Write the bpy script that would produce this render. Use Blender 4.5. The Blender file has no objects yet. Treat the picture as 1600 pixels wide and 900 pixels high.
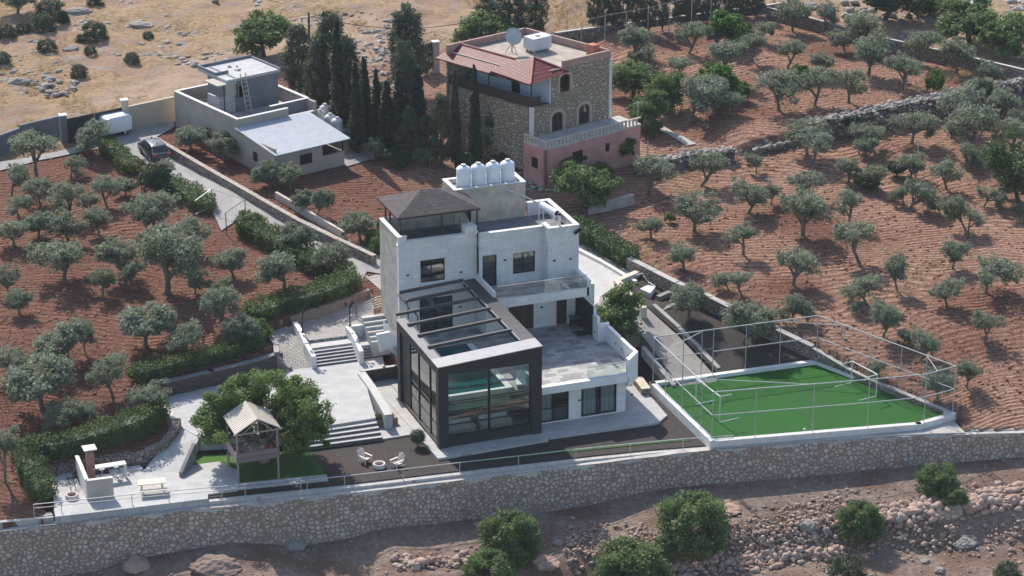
import bpy, bmesh, math, random
import numpy as np
from mathutils import Matrix, Vector
R=math.radians
scene=bpy.context.scene
COL=scene.collection
random.seed(7); RNG=np.random.default_rng(11)
# ------------------------------------------------------------------ camera
FPX=3957.0
_p=math.atan(1572/FPX); _a=math.atan2(11440,math.hypot(FPX,1572))
FH=np.array([math.cos(_a),math.sin(_a),0.]); CR=np.array([math.sin(_a),-math.cos(_a),0.])
FW=math.cos(_p)*FH-math.sin(_p)*np.array([0,0,1.]); UP=math.sin(_p)*FH+math.cos(_p)*np.array([0,0,1.])
def ray(x,y):
    d=FPX*FW+(x-800)*CR-(y-450)*UP
    return d/np.linalg.norm(d)
CAM=-180.0*ray(686,703)
cd=bpy.data.cameras.new('camera'); cam=bpy.data.objects.new('camera',cd); COL.objects.link(cam)
cd.sensor_width=36; cd.lens=FPX/1600*36; cd.clip_start=1; cd.clip_end=2000
mm=Matrix(((CR[0],UP[0],-FW[0],CAM[0]),(CR[1],UP[1],-FW[1],CAM[1]),(CR[2],UP[2],-FW[2],CAM[2]),(0,0,0,1)))
cam.matrix_world=mm; scene.camera=cam
# ------------------------------------------------------------------ light
SUN_EL=42.0; SUN_AZ=-5.0   # sun stands beyond the houses, azimuth from +Y towards +X
world=bpy.data.worlds.new('World'); scene.world=world; world.use_nodes=True
wn=world.node_tree; bg=wn.nodes['Background']
sky=wn.nodes.new('ShaderNodeTexSky'); sky.sky_type='NISHITA'; sky.sun_disc=False
sky.sun_elevation=R(SUN_EL); sky.sun_rotation=R(SUN_AZ); sky.air_density=1.0; sky.dust_density=1.2; sky.ozone_density=1.0
wn.links.new(sky.outputs[0],bg.inputs[0]); bg.inputs[1].default_value=0.15
sl=bpy.data.lights.new('sun','SUN'); so=bpy.data.objects.new('sun',sl); COL.objects.link(so)
sl.energy=4.2; sl.angle=R(0.53); sl.color=(1.0,0.93,0.84)
sd=Vector((math.sin(R(SUN_AZ))*math.cos(R(SUN_EL)),math.cos(R(SUN_AZ))*math.cos(R(SUN_EL)),math.sin(R(SUN_EL))))
so.rotation_euler=sd.to_track_quat('Z','Y').to_euler()
vs=scene.view_settings; vs.view_transform='Standard'; vs.look='None'; vs.exposure=0.55; vs.gamma=1.0; vs.use_curve_mapping=False
scene.render.engine='CYCLES'
try:
    scene.cycles.max_bounces=6; scene.cycles.transparent_max_bounces=12; scene.cycles.diffuse_bounces=3
except Exception: pass
# ------------------------------------------------------------------ placing helpers
def P(px,py,z=0.):
    d=ray(px,py); t=(z-CAM[2])/d[2]; return CAM+t*d
def P2(px,py,z=0.):
    q=P(px,py,z); return (q[0],q[1])
WTOP=[(-60,835,-.6),(0,829,-.6),(61,821,-.5),(128,814,-.5),(192,806,-.45),(358,790,-.4),(553,769,-.35),(727,748,-.35),(815,738,-.35),(900,727,-.3),(1056,708,-.15),(1107,702,-.02),(1200,695,.03),(1353,684,.03),(1430,680,.0),(1600,675,.0),(1700,670,0.)]
WW=np.array([P(*q) for q in WTOP])
def WL(x): return np.interp(x,WW[:,0],WW[:,1],left=None,right=None)
WBASE=[(-60,915),(0,905),(143,892),(204,872),(358,846),(477,850),(553,837),(594,824),(656,819),(758,807),(826,803),(928,786),(1005,767),(1107,755),(1200,748),(1302,739),(1430,726),(1600,713),(1700,705)]
def _wb(px,py):
    lo,hi=-9.,1.
    for _ in range(40):
        z=(lo+hi)/2; q=P(px,py,z)
        if q[1]-(np.interp(q[0],WW[:,0],WW[:,1])-0.45)>0: lo=z
        else: hi=z
    return P(px,py,z)
WB=np.array([_wb(*q) for q in WBASE])
def inpoly(x,y,poly):
    x=np.asarray(x,float); y=np.asarray(y,float); c=np.zeros(x.shape,bool); n=len(poly)
    for i in range(n):
        x1,y1=poly[i]; x2,y2=poly[(i+1)%n]
        if y1==y2: continue
        c^=((y1>y)!=(y2>y))&(x<(x2-x1)*(y-y1)/(y2-y1)+x1)
    return c
def vnoise(x,y,s,seed=0):
    # smooth value noise
    xi=np.asarray(x,float)/s; yi=np.asarray(y,float)/s
    x0=np.floor(xi).astype(int); y0=np.floor(yi).astype(int); fx=xi-x0; fy=yi-y0
    fx=fx*fx*(3-2*fx); fy=fy*fy*(3-2*fy)
    def h(a,b):
        v=np.sin(a*127.1+b*311.7+seed*74.7)*43758.5453
        return v-np.floor(v)
    return (h(x0,y0)*(1-fx)+h(x0+1,y0)*fx)*(1-fy)+(h(x0,y0+1)*(1-fx)+h(x0+1,y0+1)*fx)*fy
PIT=[P2(80,850,-1),P2(60,760,-.1),P2(66,731,.6),P2(180,711,.7),P2(225,704,.8),P2(272,668,1.3),P2(262,650,1.2),P2(252,622,1.5),P2(254,594,2.0),P2(330,577,2.0),P2(400,560,2.0),P2(432,549,2.05),P2(424,527,2.6),P2(408,512,2.7),P2(500,477,2.9),P2(577,449,3.1),(1.5,19.2),(1.5,13),(15.8,13),(15.8,20),P2(985,404,3.6),P2(1108,460,3.1),P2(1267,536,1.7),P2(1320,571,.95),P2(1367,594,.75),P2(1490,640,.7),P2(1500,660,0),P2(1500,720,-1)]
# edge of the upper terrace on the right (stone wall foot)
T8=np.array([P(q[0],q[1],4.3) for q in [(1180,228),(1264,212),(1328,198),(1417,180),(1502,162),(1600,146),(1720,120)]])
def H(x,y):
    x=np.asarray(x,float); y=np.asarray(y,float)
    w=WL(x); d=y-w
    a=0.0+0.13*d-0.3*np.clip(1-(x+31)/60,0,1); b=1.9+0.04*y
    k=0.6; h=np.clip(0.5+0.5*(b-a)/k,0,1); nat=b*(1-h)+a*h-k*h*(1-h)
    # right upper terrace
    t=T8[:,0].min(); e=np.interp(x,T8[:,0],T8[:,1])
    s=np.clip((y-e)/0.5,0,1); nat=nat+1.15*s*np.clip((x-t+3)/3,0,1)
    nat=nat+0.35*(vnoise(x,y,9,1)-.5)*np.clip(d/6,0,1)+0.08*(vnoise(x,y,1.7,2)-.5)
    nat=nat-0.35*np.clip((-6-x)/3,0,1)*0
    lowz=np.interp(x,WB[:,0],WB[:,2])
    lo=lowz-0.05+0.03*(d+0.6)
    drop=np.clip((-d-7.0-1.5*(vnoise(x,x*0,5,5)-.5))/3.2,0,1); drop=drop*drop*(3-2*drop)
    lo=lo-1.5*drop+0.5*(vnoise(x,y,3.2,3)-.5)*np.clip((-d-2)/4,0,1)+0.25*(vnoise(x,y,1.0,4)-.5)*np.clip((-d-3)/4,0,1)
    z=np.where(d>0.32,nat,lo)
    pit=inpoly(x,y,PIT)&(d>0.32)
    z=np.where(pit,-0.9,z)
    return z
_gx0,_gy0,_gs=-70.,-50.,.25; _HG=H(*np.meshgrid(np.arange(_gx0,115,_gs),np.arange(_gy0,140,_gs))); _NY,_NX=_HG.shape; _HL=_HG.tolist()
def Hs(x,y):
    u=(x-_gx0)/_gs; v=(y-_gy0)/_gs; u=min(max(u,0),_NX-1.001); v=min(max(v,0),_NY-1.001); i=int(u); j=int(v); a=u-i; b=v-j
    r0=_HL[j]; r1=_HL[j+1]; return (r0[i]*(1-a)+r0[i+1]*a)*(1-b)+(r1[i]*(1-a)+r1[i+1]*a)*b
_CX,_CY_,_CZ=map(float,CAM); _FWt=FW.tolist(); _CRt=CR.tolist(); _UPt=UP.tolist()
def G(px,py,dz=0.,z0=None):
    a=px-800; b=450-py; dx=FPX*_FWt[0]+a*_CRt[0]+b*_UPt[0]; dy=FPX*_FWt[1]+a*_CRt[1]+b*_UPt[1]; dzz=FPX*_FWt[2]+a*_CRt[2]+b*_UPt[2]
    z=2.0 if z0 is None else z0
    for _ in range(18 if z0 is None else 1):
        t=(z-_CZ)/dzz; x=_CX+t*dx; y=_CY_+t*dy
        if z0 is None: z=0.55*z+0.45*Hs(x,y)
    return np.array([x,y,z+dz])
def dist(q): return float((np.asarray(q)-CAM).dot(FW))
def mpp(q): return dist(q)/FPX     # metres per photo pixel at a point
# ------------------------------------------------------------------ mesh helpers
class MB:
    def __init__(s): s.v=[]; s.f=[]
    def add(s,vs,fs):
        n=len(s.v); s.v+= [tuple(map(float,q)) for q in vs]; s.f+=[tuple(i+n for i in f) for f in fs]; return s
    def box(s,x0,x1,y0,y1,z0,z1):
        return s.add([(x0,y0,z0),(x1,y0,z0),(x1,y1,z0),(x0,y1,z0),(x0,y0,z1),(x1,y0,z1),(x1,y1,z1),(x0,y1,z1)],
          [(0,3,2,1),(4,5,6,7),(0,1,5,4),(1,2,6,5),(2,3,7,6),(3,0,4,7)])
    def prism(s,poly,z0,z1):
        n=len(poly); zz=z1 if hasattr(z1,'__len__') else [z1]*n; zb=z0 if hasattr(z0,'__len__') else [z0]*n
        vs=[(p[0],p[1],zb[i]) for i,p in enumerate(poly)]+[(p[0],p[1],zz[i]) for i,p in enumerate(poly)]
        ar=sum(poly[i][0]*poly[(i+1)%n][1]-poly[(i+1)%n][0]*poly[i][1] for i in range(n))
        fs=[]
        from mathutils.geometry import tessellate_polygon
        tr=tessellate_polygon([[Vector((p[0],p[1],0)) for p in poly]])
        for t in tr:
            fs.append(tuple(i+n for i in t)); fs.append(tuple(reversed(t)))
        for i in range(n):
            j=(i+1)%n; fs.append((i,j,j+n,i+n))
        return s.add(vs,fs)
    def tube(s,p0,p1,r0,r1=None,n=8,caps=True):
        r1=r0 if r1 is None else r1
        p0=Vector([float(c) for c in p0]); p1=Vector([float(c) for c in p1]); d=(p1-p0)
        if d.length<1e-6: return s
        d.normalize(); a=Vector((0,0,1)) if abs(d.z)<.9 else Vector((1,0,0)); u=d.cross(a).normalized(); w=d.cross(u)
        vs=[]
        for p,r in((p0,r0),(p1,r1)):
            for i in range(n):
                t=2*math.pi*i/n; vs.append(tuple(p+u*(r*math.cos(t))+w*(r*math.sin(t))))
        fs=[(i,(i+1)%n,(i+1)%n+n,i+n) for i in range(n)]
        if caps: fs+=[tuple(reversed(range(n))),tuple(range(n,2*n))]
        return s.add(vs,fs)
    def path(s,pts,r,n=6):
        for a,b in zip(pts[:-1],pts[1:]): s.tube(a,b,r,r,n)
        return s
    def bar(s,p0,p1,w,h):
        p0=Vector([float(c) for c in p0]); p1=Vector([float(c) for c in p1]); d=(p1-p0).normalized()
        a=Vector((0,0,1)) if abs(d.z)<.95 else Vector((0,1,0)); u=d.cross(a).normalized()*(w/2); t=u.cross(d).normalized()*(h/2)
        vs=[tuple(p+a_*u+b_*t) for p in(p0,p1) for a_,b_ in((-1,-1),(1,-1),(1,1),(-1,1))]
        return s.add(vs,[(3,2,1,0),(4,5,6,7),(0,1,5,4),(1,2,6,5),(2,3,7,6),(3,0,4,7)])
    def lathe(s,prof,c=(0,0,0),n=20):
        vs=[];m=len(prof)
        for r,z in prof:
            for i in range(n):
                t=2*math.pi*i/n; vs.append((c[0]+r*math.cos(t),c[1]+r*math.sin(t),c[2]+z))
        fs=[(k*n+i,k*n+(i+1)%n,(k+1)*n+(i+1)%n,(k+1)*n+i) for k in range(m-1) for i in range(n)]
        fs+=[tuple(reversed(range(n))),tuple(range((m-1)*n,m*n))]
        return s.add(vs,fs)
    def wall(s,u0,u1,z0,z1,t0,t1,holes=(),axis='x'):
        pt=(lambda u,t,z:(u,t,z)) if axis=='x' else (lambda u,t,z:(t,u,z))
        us=sorted(set([u0,u1]+[h[0] for h in holes]+[h[1] for h in holes])); zs=sorted(set([z0,z1]+[h[2] for h in holes]+[h[3] for h in holes]))
        us=[u for u in us if u0<=u<=u1]; zs=[z for z in zs if z0<=z<=z1]
        def solid(i,j):
            if i<0 or j<0 or i>=len(us)-1 or j>=len(zs)-1: return False
            cu=(us[i]+us[i+1])/2; cz=(zs[j]+zs[j+1])/2
            return not any(h[0]<cu<h[1] and h[2]<cz<h[3] for h in holes)
        for i in range(len(us)-1):
            for j in range(len(zs)-1):
                if not solid(i,j): continue
                a,b,c,d=us[i],us[i+1],zs[j],zs[j+1]
                for t in(t0,t1): s.add([pt(a,t,c),pt(b,t,c),pt(b,t,d),pt(a,t,d)],[(0,1,2,3)])
                if not solid(i-1,j): s.add([pt(a,t0,c),pt(a,t1,c),pt(a,t1,d),pt(a,t0,d)],[(0,1,2,3)])
                if not solid(i+1,j): s.add([pt(b,t0,c),pt(b,t1,c),pt(b,t1,d),pt(b,t0,d)],[(0,1,2,3)])
                if not solid(i,j-1): s.add([pt(a,t0,c),pt(b,t0,c),pt(b,t1,c),pt(a,t1,c)],[(0,1,2,3)])
                if not solid(i,j+1): s.add([pt(a,t0,d),pt(b,t0,d),pt(b,t1,d),pt(a,t1,d)],[(0,1,2,3)])
        return s
    def build(s,name,mat,parent=None,smooth=False,merge=True):
        me=bpy.data.meshes.new(name); me.from_pydata(s.v,[],s.f); me.materials.append(mat)
        bm=bmesh.new(); bm.from_mesh(me)
        if merge: bmesh.ops.remove_doubles(bm,verts=bm.verts,dist=1e-5)
        bmesh.ops.recalc_face_normals(bm,faces=bm.faces); bm.to_mesh(me); bm.free()
        if smooth:
            for p in me.polygons: p.use_smooth=True
        o=bpy.data.objects.new(name,me); COL.objects.link(o)
        if parent: o.parent=parent
        return o
def npmesh(name,v,f,mat,parent=None,smooth=False,link=True,attr=None):
    v=np.asarray(v,np.float32); f=np.asarray(f,np.int32); me=bpy.data.meshes.new(name); k=f.shape[1]
    me.vertices.add(len(v)); me.vertices.foreach_set('co',v.ravel()); me.loops.add(f.size); me.loops.foreach_set('vertex_index',f.ravel())
    me.polygons.add(len(f)); me.polygons.foreach_set('loop_start',np.arange(0,f.size,k,dtype=np.int32)); me.polygons.foreach_set('loop_total',np.full(len(f),k,np.int32))
    if smooth: me.polygons.foreach_set('use_smooth',np.ones(len(f),bool))
    me.update(calc_edges=True); me.materials.append(mat)
    if attr is not None:
        ca=me.color_attributes.new('zone','FLOAT_COLOR','POINT'); ca.data.foreach_set('color',np.asarray(attr,np.float32).ravel())
    if not link: return me
    o=bpy.data.objects.new(name,me); COL.objects.link(o)
    if parent: o.parent=parent
    return o
def thing(name,label,cat,loc=(0,0,0),rotz=0,group=None):
    o=bpy.data.objects.new(name,None); COL.objects.link(o); o.empty_display_size=.3
    o.location=[float(c) for c in loc]; o.rotation_euler=(0,0,rotz); return tag(o,label,cat,group)
def tag(o,label,cat,group=None):
    o['label']=label; o['category']=cat
    if group: o['group']=group
    return o
def struct(o): o['kind']='structure'; return o
def stuff(o,label=None,cat=None):
    o['kind']='stuff'
    if label: o['label']=label
    if cat: o['category']=cat
    return o
def copy_tree(o,parent=None):
    c=o.copy(); COL.objects.link(c)
    if parent: c.parent=parent
    for ch in o.children: copy_tree(ch,c)
    return c
# ------------------------------------------------------------------ materials
def newmat(name):
    m=bpy.data.materials.new(name); m.use_nodes=True; nt=m.node_tree; b=nt.nodes['Principled BSDF']; return m,nt,b
def N(nt,t,**k):
    n=nt.nodes.new(t)
    for a,b in k.items(): setattr(n,a,b)
    return n
def rgba(c): return (c[0],c[1],c[2],1)
def mixc(nt,fac,a,b,blend='MIX'):
    n=N(nt,'ShaderNodeMix',data_type='RGBA',blend_type=blend)
    for sock,v in((n.inputs[0],fac),(n.inputs[6],a),(n.inputs[7],b)):
        if isinstance(v,(tuple,list)): sock.default_value=rgba(v)
        elif isinstance(v,(int,float)): sock.default_value=v
        else: nt.links.new(v,sock)
    return n.outputs[2]
def noise(nt,vec,scale,detail=4,rough=.55):
    n=N(nt,'ShaderNodeTexNoise'); n.inputs['Scale'].default_value=scale; n.inputs['Detail'].default_value=detail; n.inputs['Roughness'].default_value=rough
    if vec is not None: nt.links.new(vec,n.inputs['Vector'])
    return n.outputs[0]
def ramp(nt,fac,a,b,c0=(0,0,0),c1=(1,1,1)):
    n=N(nt,'ShaderNodeValToRGB'); nt.links.new(fac,n.inputs[0]); e=n.color_ramp.elements; e[0].position=a; e[1].position=b; e[0].color=rgba(c0); e[1].color=rgba(c1); return n.outputs[0]
def math_(nt,op,a,b=None):
    n=N(nt,'ShaderNodeMath',operation=op)
    for i,v in enumerate((a,b)):
        if v is None: continue
        if isinstance(v,(int,float)): n.inputs[i].default_value=v
        else: nt.links.new(v,n.inputs[i])
    return n.outputs[0]
def coords(nt,kind='Object'):
    return N(nt,'ShaderNodeTexCoord').outputs[kind]
def wallvec(nt,rot=0):
    c=coords(nt); s=N(nt,'ShaderNodeSeparateXYZ'); nt.links.new(c,s.inputs[0]); m=N(nt,'ShaderNodeCombineXYZ')
    nt.links.new(math_(nt,'ADD',s.outputs[0],s.outputs[1]),m.inputs[0]); nt.links.new(s.outputs[2],m.inputs[1]); return m.outputs[0]
def bump(nt,b,h,strength,dist_):
    n=N(nt,'ShaderNodeBump'); n.inputs['Strength'].default_value=strength; n.inputs['Distance'].default_value=dist_; nt.links.new(h,n.inputs['Height']); nt.links.new(n.outputs[0],b.inputs['Normal'])
def plain(name,c,rough=.6,metal=0,var=.12,scale=3,bmp=0,spec=.4):
    m,nt,b=newmat(name); v=coords(nt); n=noise(nt,v,scale,5,.6)
    dark=tuple(x*(1-var) for x in c); lite=tuple(min(1,x*(1+var)) for x in c)
    nt.links.new(mixc(nt,ramp(nt,n,.3,.7),dark,lite),b.inputs['Base Color']); b.inputs['Roughness'].default_value=rough; b.inputs['Metallic'].default_value=metal
    b.inputs['Specular IOR Level'].default_value=spec
    if bmp: bump(nt,b,noise(nt,v,scale*6,4),bmp,.02)
    return m
def brick(name,c1,c2,mort,bw,bh,msz=.012,wall=True,rough=.75,bmp=.3,off=.5,var=.2,stain=.25,rotz=0):
    m,nt,b=newmat(name); v=wallvec(nt) if wall else coords(nt)
    if rotz and not wall:
        mp=N(nt,'ShaderNodeMapping'); mp.inputs['Rotation'].default_value[2]=rotz; nt.links.new(v,mp.inputs[0]); v=mp.outputs[0]
    t=N(nt,'ShaderNodeTexBrick'); nt.links.new(v,t.inputs['Vector']); t.offset=off
    t.inputs['Color1'].default_value=rgba(c1); t.inputs['Color2'].default_value=rgba(c2); t.inputs['Mortar'].default_value=rgba(mort)
    t.inputs['Scale'].default_value=1; t.inputs['Brick Width'].default_value=bw; t.inputs['Row Height'].default_value=bh; t.inputs['Mortar Size'].default_value=msz; t.inputs['Bias'].default_value=0
    if wall:
        mq=N(nt,'ShaderNodeMapping'); mq.inputs['Scale'].default_value=(1.6,1.6,.35); nt.links.new(coords(nt),mq.inputs[0]); n=noise(nt,mq.outputs[0],1.2,7,.7)
    else: n=noise(nt,coords(nt),1.1,6,.65)
    n2=noise(nt,coords(nt),9,4,.6)
    c=mixc(nt,stain,t.outputs[0],ramp(nt,n,.25,.75,(.45,.45,.45),(1,1,1)),'MULTIPLY')
    c=mixc(nt,var,c,ramp(nt,n2,.3,.7,(.55,.53,.5),(1.0,1.0,1.0)),'MULTIPLY')
    nt.links.new(c,b.inputs['Base Color']); b.inputs['Roughness'].default_value=rough; b.inputs['Specular IOR Level'].default_value=.3
    bump(nt,b,math_(nt,'SUBTRACT',math_(nt,'MULTIPLY',n2,.3),t.outputs[1]),bmp,.015)
    return m
def stone(name,cell,cols,mortar,edge=.06,bmp=1.0,zs=1.0,rough=.85,d=.06):
    m,nt,b=newmat(name); v=coords(nt)
    mp=N(nt,'ShaderNodeMapping'); mp.inputs['Scale'].default_value=(1/cell,1/cell,1/cell*zs); nt.links.new(v,mp.inputs[0]); mv=mp.outputs[0]
    nn=N(nt,'ShaderNodeTexNoise'); nn.inputs['Scale'].default_value=1.6; nn.inputs['Detail'].default_value=2; nt.links.new(mv,nn.inputs['Vector'])
    mv=mixc(nt,.22,mv,nn.outputs[1],'ADD')
    a=N(nt,'ShaderNodeTexVoronoi',feature='F1'); nt.links.new(mv,a.inputs['Vector']); a.inputs['Scale'].default_value=1; a.inputs['Randomness'].default_value=.9
    e=N(nt,'ShaderNodeTexVoronoi',feature='DISTANCE_TO_EDGE'); nt.links.new(mv,e.inputs['Vector']); e.inputs['Scale'].default_value=1; e.inputs['Randomness'].default_value=.9
    sp=N(nt,'ShaderNodeSeparateColor'); nt.links.new(a.outputs['Color'],sp.inputs[0])
    cr=N(nt,'ShaderNodeValToRGB'); nt.links.new(sp.outputs[0],cr.inputs[0]); els=cr.color_ramp.elements
    for i,c in enumerate(cols):
        if i<2: els[i].position=i/(len(cols)-1) if len(cols)>1 else 0; els[i].color=rgba(c)
        else:
            q=els.new(i/(len(cols)-1)); q.color=rgba(c)
    els[0].position=0
    for i,q in enumerate(sorted(els,key=lambda q:q.position)): pass
    br=mixc(nt,.45,cr.outputs[0],ramp(nt,sp.outputs[1],0,1,(.55,.55,.55),(1,1,1)),'MULTIPLY')
    br=mixc(nt,.35,br,ramp(nt,noise(nt,v,14,4,.7),.3,.7,(.5,.5,.5),(1,1,1)),'MULTIPLY')
    br=mixc(nt,.5,br,ramp(nt,noise(nt,v,.35,4,.6),.3,.7,(.72,.70,.68),(1,1,1)),'MULTIPLY')
    k=ramp(nt,e.outputs[0],edge*.6,edge*1.6)
    nt.links.new(mixc(nt,k,mortar,br),b.inputs['Base Color']); b.inputs['Roughness'].default_value=rough; b.inputs['Specular IOR Level'].default_value=.25
    hh=math_(nt,'ADD',ramp(nt,e.outputs[0],0,.28),math_(nt,'MULTIPLY',noise(nt,v,12,4,.6),.25))
    bump(nt,b,hh,bmp,d)
    return m
def glass(name,tint=(.75,.8,.8),refl=.10,rough=.03):
    m=bpy.data.materials.new(name); m.use_nodes=True; nt=m.node_tree; nt.nodes.clear()
    out=N(nt,'ShaderNodeOutputMaterial'); tr=N(nt,'ShaderNodeBsdfTransparent'); gl=N(nt,'ShaderNodeBsdfGlossy'); gl.inputs['Roughness'].default_value=rough
    tr.inputs[0].default_value=rgba(tint); fr=N(nt,'ShaderNodeFresnel'); fr.inputs[0].default_value=1.5
    fac=math_(nt,'MINIMUM',math_(nt,'ADD',math_(nt,'MULTIPLY',fr.outputs[0],1.5),refl),1.0)
    mx=N(nt,'ShaderNodeMixShader'); nt.links.new(fac,mx.inputs[0]); nt.links.new(tr.outputs[0],mx.inputs[1]); nt.links.new(gl.outputs[0],mx.inputs[2]); nt.links.new(mx.outputs[0],out.inputs[0])
    return m
def leaf(name,c1,c2,c3=None,transl=.25,rough=.6):
    m,nt,b=newmat(name); g=N(nt,'ShaderNodeNewGeometry'); oi=N(nt,'ShaderNodeObjectInfo')
    c=mixc(nt,g.outputs['Random Per Island'],c1,c2)
    n=noise(nt,coords(nt),1.3,3,.6)
    c=mixc(nt,ramp(nt,n,.42,.68,(0,0,0),(.75,.75,.75)),c,c3 or c2)
    c=mixc(nt,.35,c,ramp(nt,oi.outputs['Random'],0,1,(.45,.52,.40),(1,1,1)),'MULTIPLY')
    nt.links.new(c,b.inputs['Base Color']); b.inputs['Roughness'].default_value=rough; b.inputs['Specular IOR Level'].default_value=.35
    t=N(nt,'ShaderNodeBsdfTranslucent'); nt.links.new(c,t.inputs[0]); mx=N(nt,'ShaderNodeMixShader'); mx.inputs[0].default_value=transl
    out=nt.nodes['Material Output']; nt.links.new(b.outputs[0],mx.inputs[1]); nt.links.new(t.outputs[0],mx.inputs[2]); nt.links.new(mx.outputs[0],out.inputs[0])
    return m
def corrug(name,c,period=.18,axis=0,rough=.4,metal=.1,rust=None):
    m,nt,b=newmat(name); v=coords(nt); s=N(nt,'ShaderNodeSeparateXYZ'); nt.links.new(v,s.inputs[0])
    w=math_(nt,'SINE',math_(nt,'MULTIPLY',s.outputs[axis],2*math.pi/period))
    nt.links.new(mixc(nt,ramp(nt,noise(nt,v,1.5,5,.6),.35,.7),c,tuple(x*.85 for x in c)),b.inputs['Base Color'])
    b.inputs['Roughness'].default_value=rough; b.inputs['Metallic'].default_value=metal; bump(nt,b,w,1,.03); return m
def planks(name,c1,c2,w=.15,axis=0,rough=.7):
    m,nt,b=newmat(name); v=coords(nt); s=N(nt,'ShaderNodeSeparateXYZ'); nt.links.new(v,s.inputs[0])
    q=math_(nt,'DIVIDE',s.outputs[axis],w); fl=math_(nt,'FLOOR',q); fr=math_(nt,'FRACT',q)
    wn_=N(nt,'ShaderNodeTexWhiteNoise',noise_dimensions='1D'); nt.links.new(fl,wn_.inputs['W'])
    c=mixc(nt,wn_.outputs[0],c1,c2); gap=ramp(nt,fr,0,.08); c=mixc(nt,gap,tuple(x*.3 for x in c1),c); nt.links.new(c,b.inputs['Base Color']); b.inputs['Roughness'].default_value=rough
    bump(nt,b,gap,.6,.02); return m
M={}
M['cladding']=brick('limestone_cladding',(.80,.79,.765),(.70,.695,.675),(.56,.55,.53),1.1,.33,.008,True,.7,.25,stain=.35)
M['plaster_grey']=plain('rough_plaster',(.44,.40,.34),.9,0,.25,1.2,.4)
M['white']=plain('white_render',(.70,.70,.685),.75,0,.08,1.5,.1)
M['coping']=plain('pale_coping',(.60,.585,.555),.7,0,.12,2,.1)
M['darkframe']=brick('dark_cladding',(.030,.031,.034),(.042,.043,.047),(.016,.016,.018),1.2,.16,.006,True,.55,.2,stain=.2)
M['blacksteel']=plain('black_metal',(.02,.021,.024),.4,.3,.1,4)
M['greyplate']=plain('grey_zinc_plate',(.20,.20,.21),.35,.25,.12,1.2,.05)
M['beam']=plain('roof_beam',(.075,.07,.075),.35,.2,.1,2)
M['glass']=glass('thin_glass',(.8,.86,.86),.04); M['darkglass']=glass('window_glass',(.55,.6,.62),.10); M['balglass']=glass('balustrade_glass',(.86,.92,.91),.0)
M['terrace']=brick('terrace_paving',(.25,.25,.26),(.56,.54,.51),(.21,.205,.20),.8,.5,.012,False,.7,.2,stain=.5)
M['paving']=brick('pale_paving',(.42,.42,.42),(.49,.49,.485),(.35,.35,.35),1.0,.6,.008,False,.75,.15,stain=.35,rotz=.3)
M['pavingdark']=brick('stone_slab',(.42,.41,.40),(.50,.49,.48),(.32,.31,.31),.9,.45,.01,False,.7,.15,stain=.3)
M['cobble']=brick('cobble_paving',(.40,.37,.34),(.50,.47,.43),(.25,.23,.21),.42,.24,.03,False,.85,.5,stain=.4,rotz=.35)
M['ribtile']=brick('ribbed_tile',(.46,.44,.42),(.56,.54,.51),(.28,.27,.26),.16,1.2,.012,False,.8,.4,stain=.3)
M['roofgrey']=plain('roof_membrane',(.17,.175,.19),.8,0,.25,.8,.2)
M['step']=plain('step_stone',(.44,.435,.42),.7,0,.12,2,.1)
M['curtain']=None; M['riser']=plain('shaded_dark_riser',(.12,.115,.11),.8,0,.2,3)  # dark stone tone for step risers, with their natural shade painted in
M['stoneretain']=stone('retaining_stone',.34,[(.52,.42,.35),(.62,.52,.44),(.55,.50,.46),(.70,.59,.51),(.52,.36,.28),(.64,.55,.48)],(.24,.19,.155),.12,.8,zs=1.1,d=.05)
M['stonesmall']=stone('garden_wall_stone',.36,[(.34,.28,.23),(.44,.38,.32),(.38,.33,.30)],(.12,.09,.075),.06,1.0,d=.08)
M['stoneveneer']=stone('dark_veneer',.3,[(.12,.10,.095),(.20,.16,.14),(.15,.13,.13)],(.06,.05,.05),.04,.8,zs=2.6,d=.04)
M['stonehouse']=stone('stone_house_wall',.34,[(.58,.52,.43),(.70,.64,.55),(.48,.41,.32),(.62,.56,.47)],(.25,.20,.14),.15,1.0,zs=1.2,d=.08)
M['pinkbrick']=brick('pink_strip_stone',(.34,.24,.20),(.42,.33,.28),(.2,.15,.13),.4,.12,.015,True,.9,.5)
M['concrete']=plain('concrete',(.42,.40,.37),.9,0,.22,.7,.4)
M['concdark']=plain('grey_blockwork_render',(.20,.20,.21),.9,0,.2,.9,.3)
M['turf']=None
# ------------------------------------------------------------------ terrain
def gx(*pts): return [tuple(G(*q)[:2]) for q in pts]
def drape(name,poly,mat,eps=.06,step=.6,zf=None):
    bm=bmesh.new(); vs=[bm.verts.new((p[0],p[1],0)) for p in poly]; bm.faces.new(vs)
    xs=[p[0] for p in poly]; ys=[p[1] for p in poly]
    for ax,lo,hi in((0,min(xs),max(xs)),(1,min(ys),max(ys))):
        k=lo+step
        while k<hi:
            co=[0,0,0]; no=[0,0,0]; co[ax]=k; no[ax]=1
            bmesh.ops.bisect_plane(bm,geom=bm.verts[:]+bm.edges[:]+bm.faces[:],plane_co=co,plane_no=no,dist=1e-4); k+=step
    for v in bm.verts: v.co.z=float(zf(v.co.x,v.co.y) if zf else Hs(v.co.x,v.co.y))+eps
    bmesh.ops.recalc_face_normals(bm,faces=bm.faces)
    for f in bm.faces:
        if f.normal.z<0: f.normal_flip()
    me=bpy.data.meshes.new(name); bm.to_mesh(me); bm.free(); me.materials.append(mat)
    for p in me.polygons: p.use_smooth=True
    o=bpy.data.objects.new(name,me); COL.objects.link(o); return o
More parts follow.
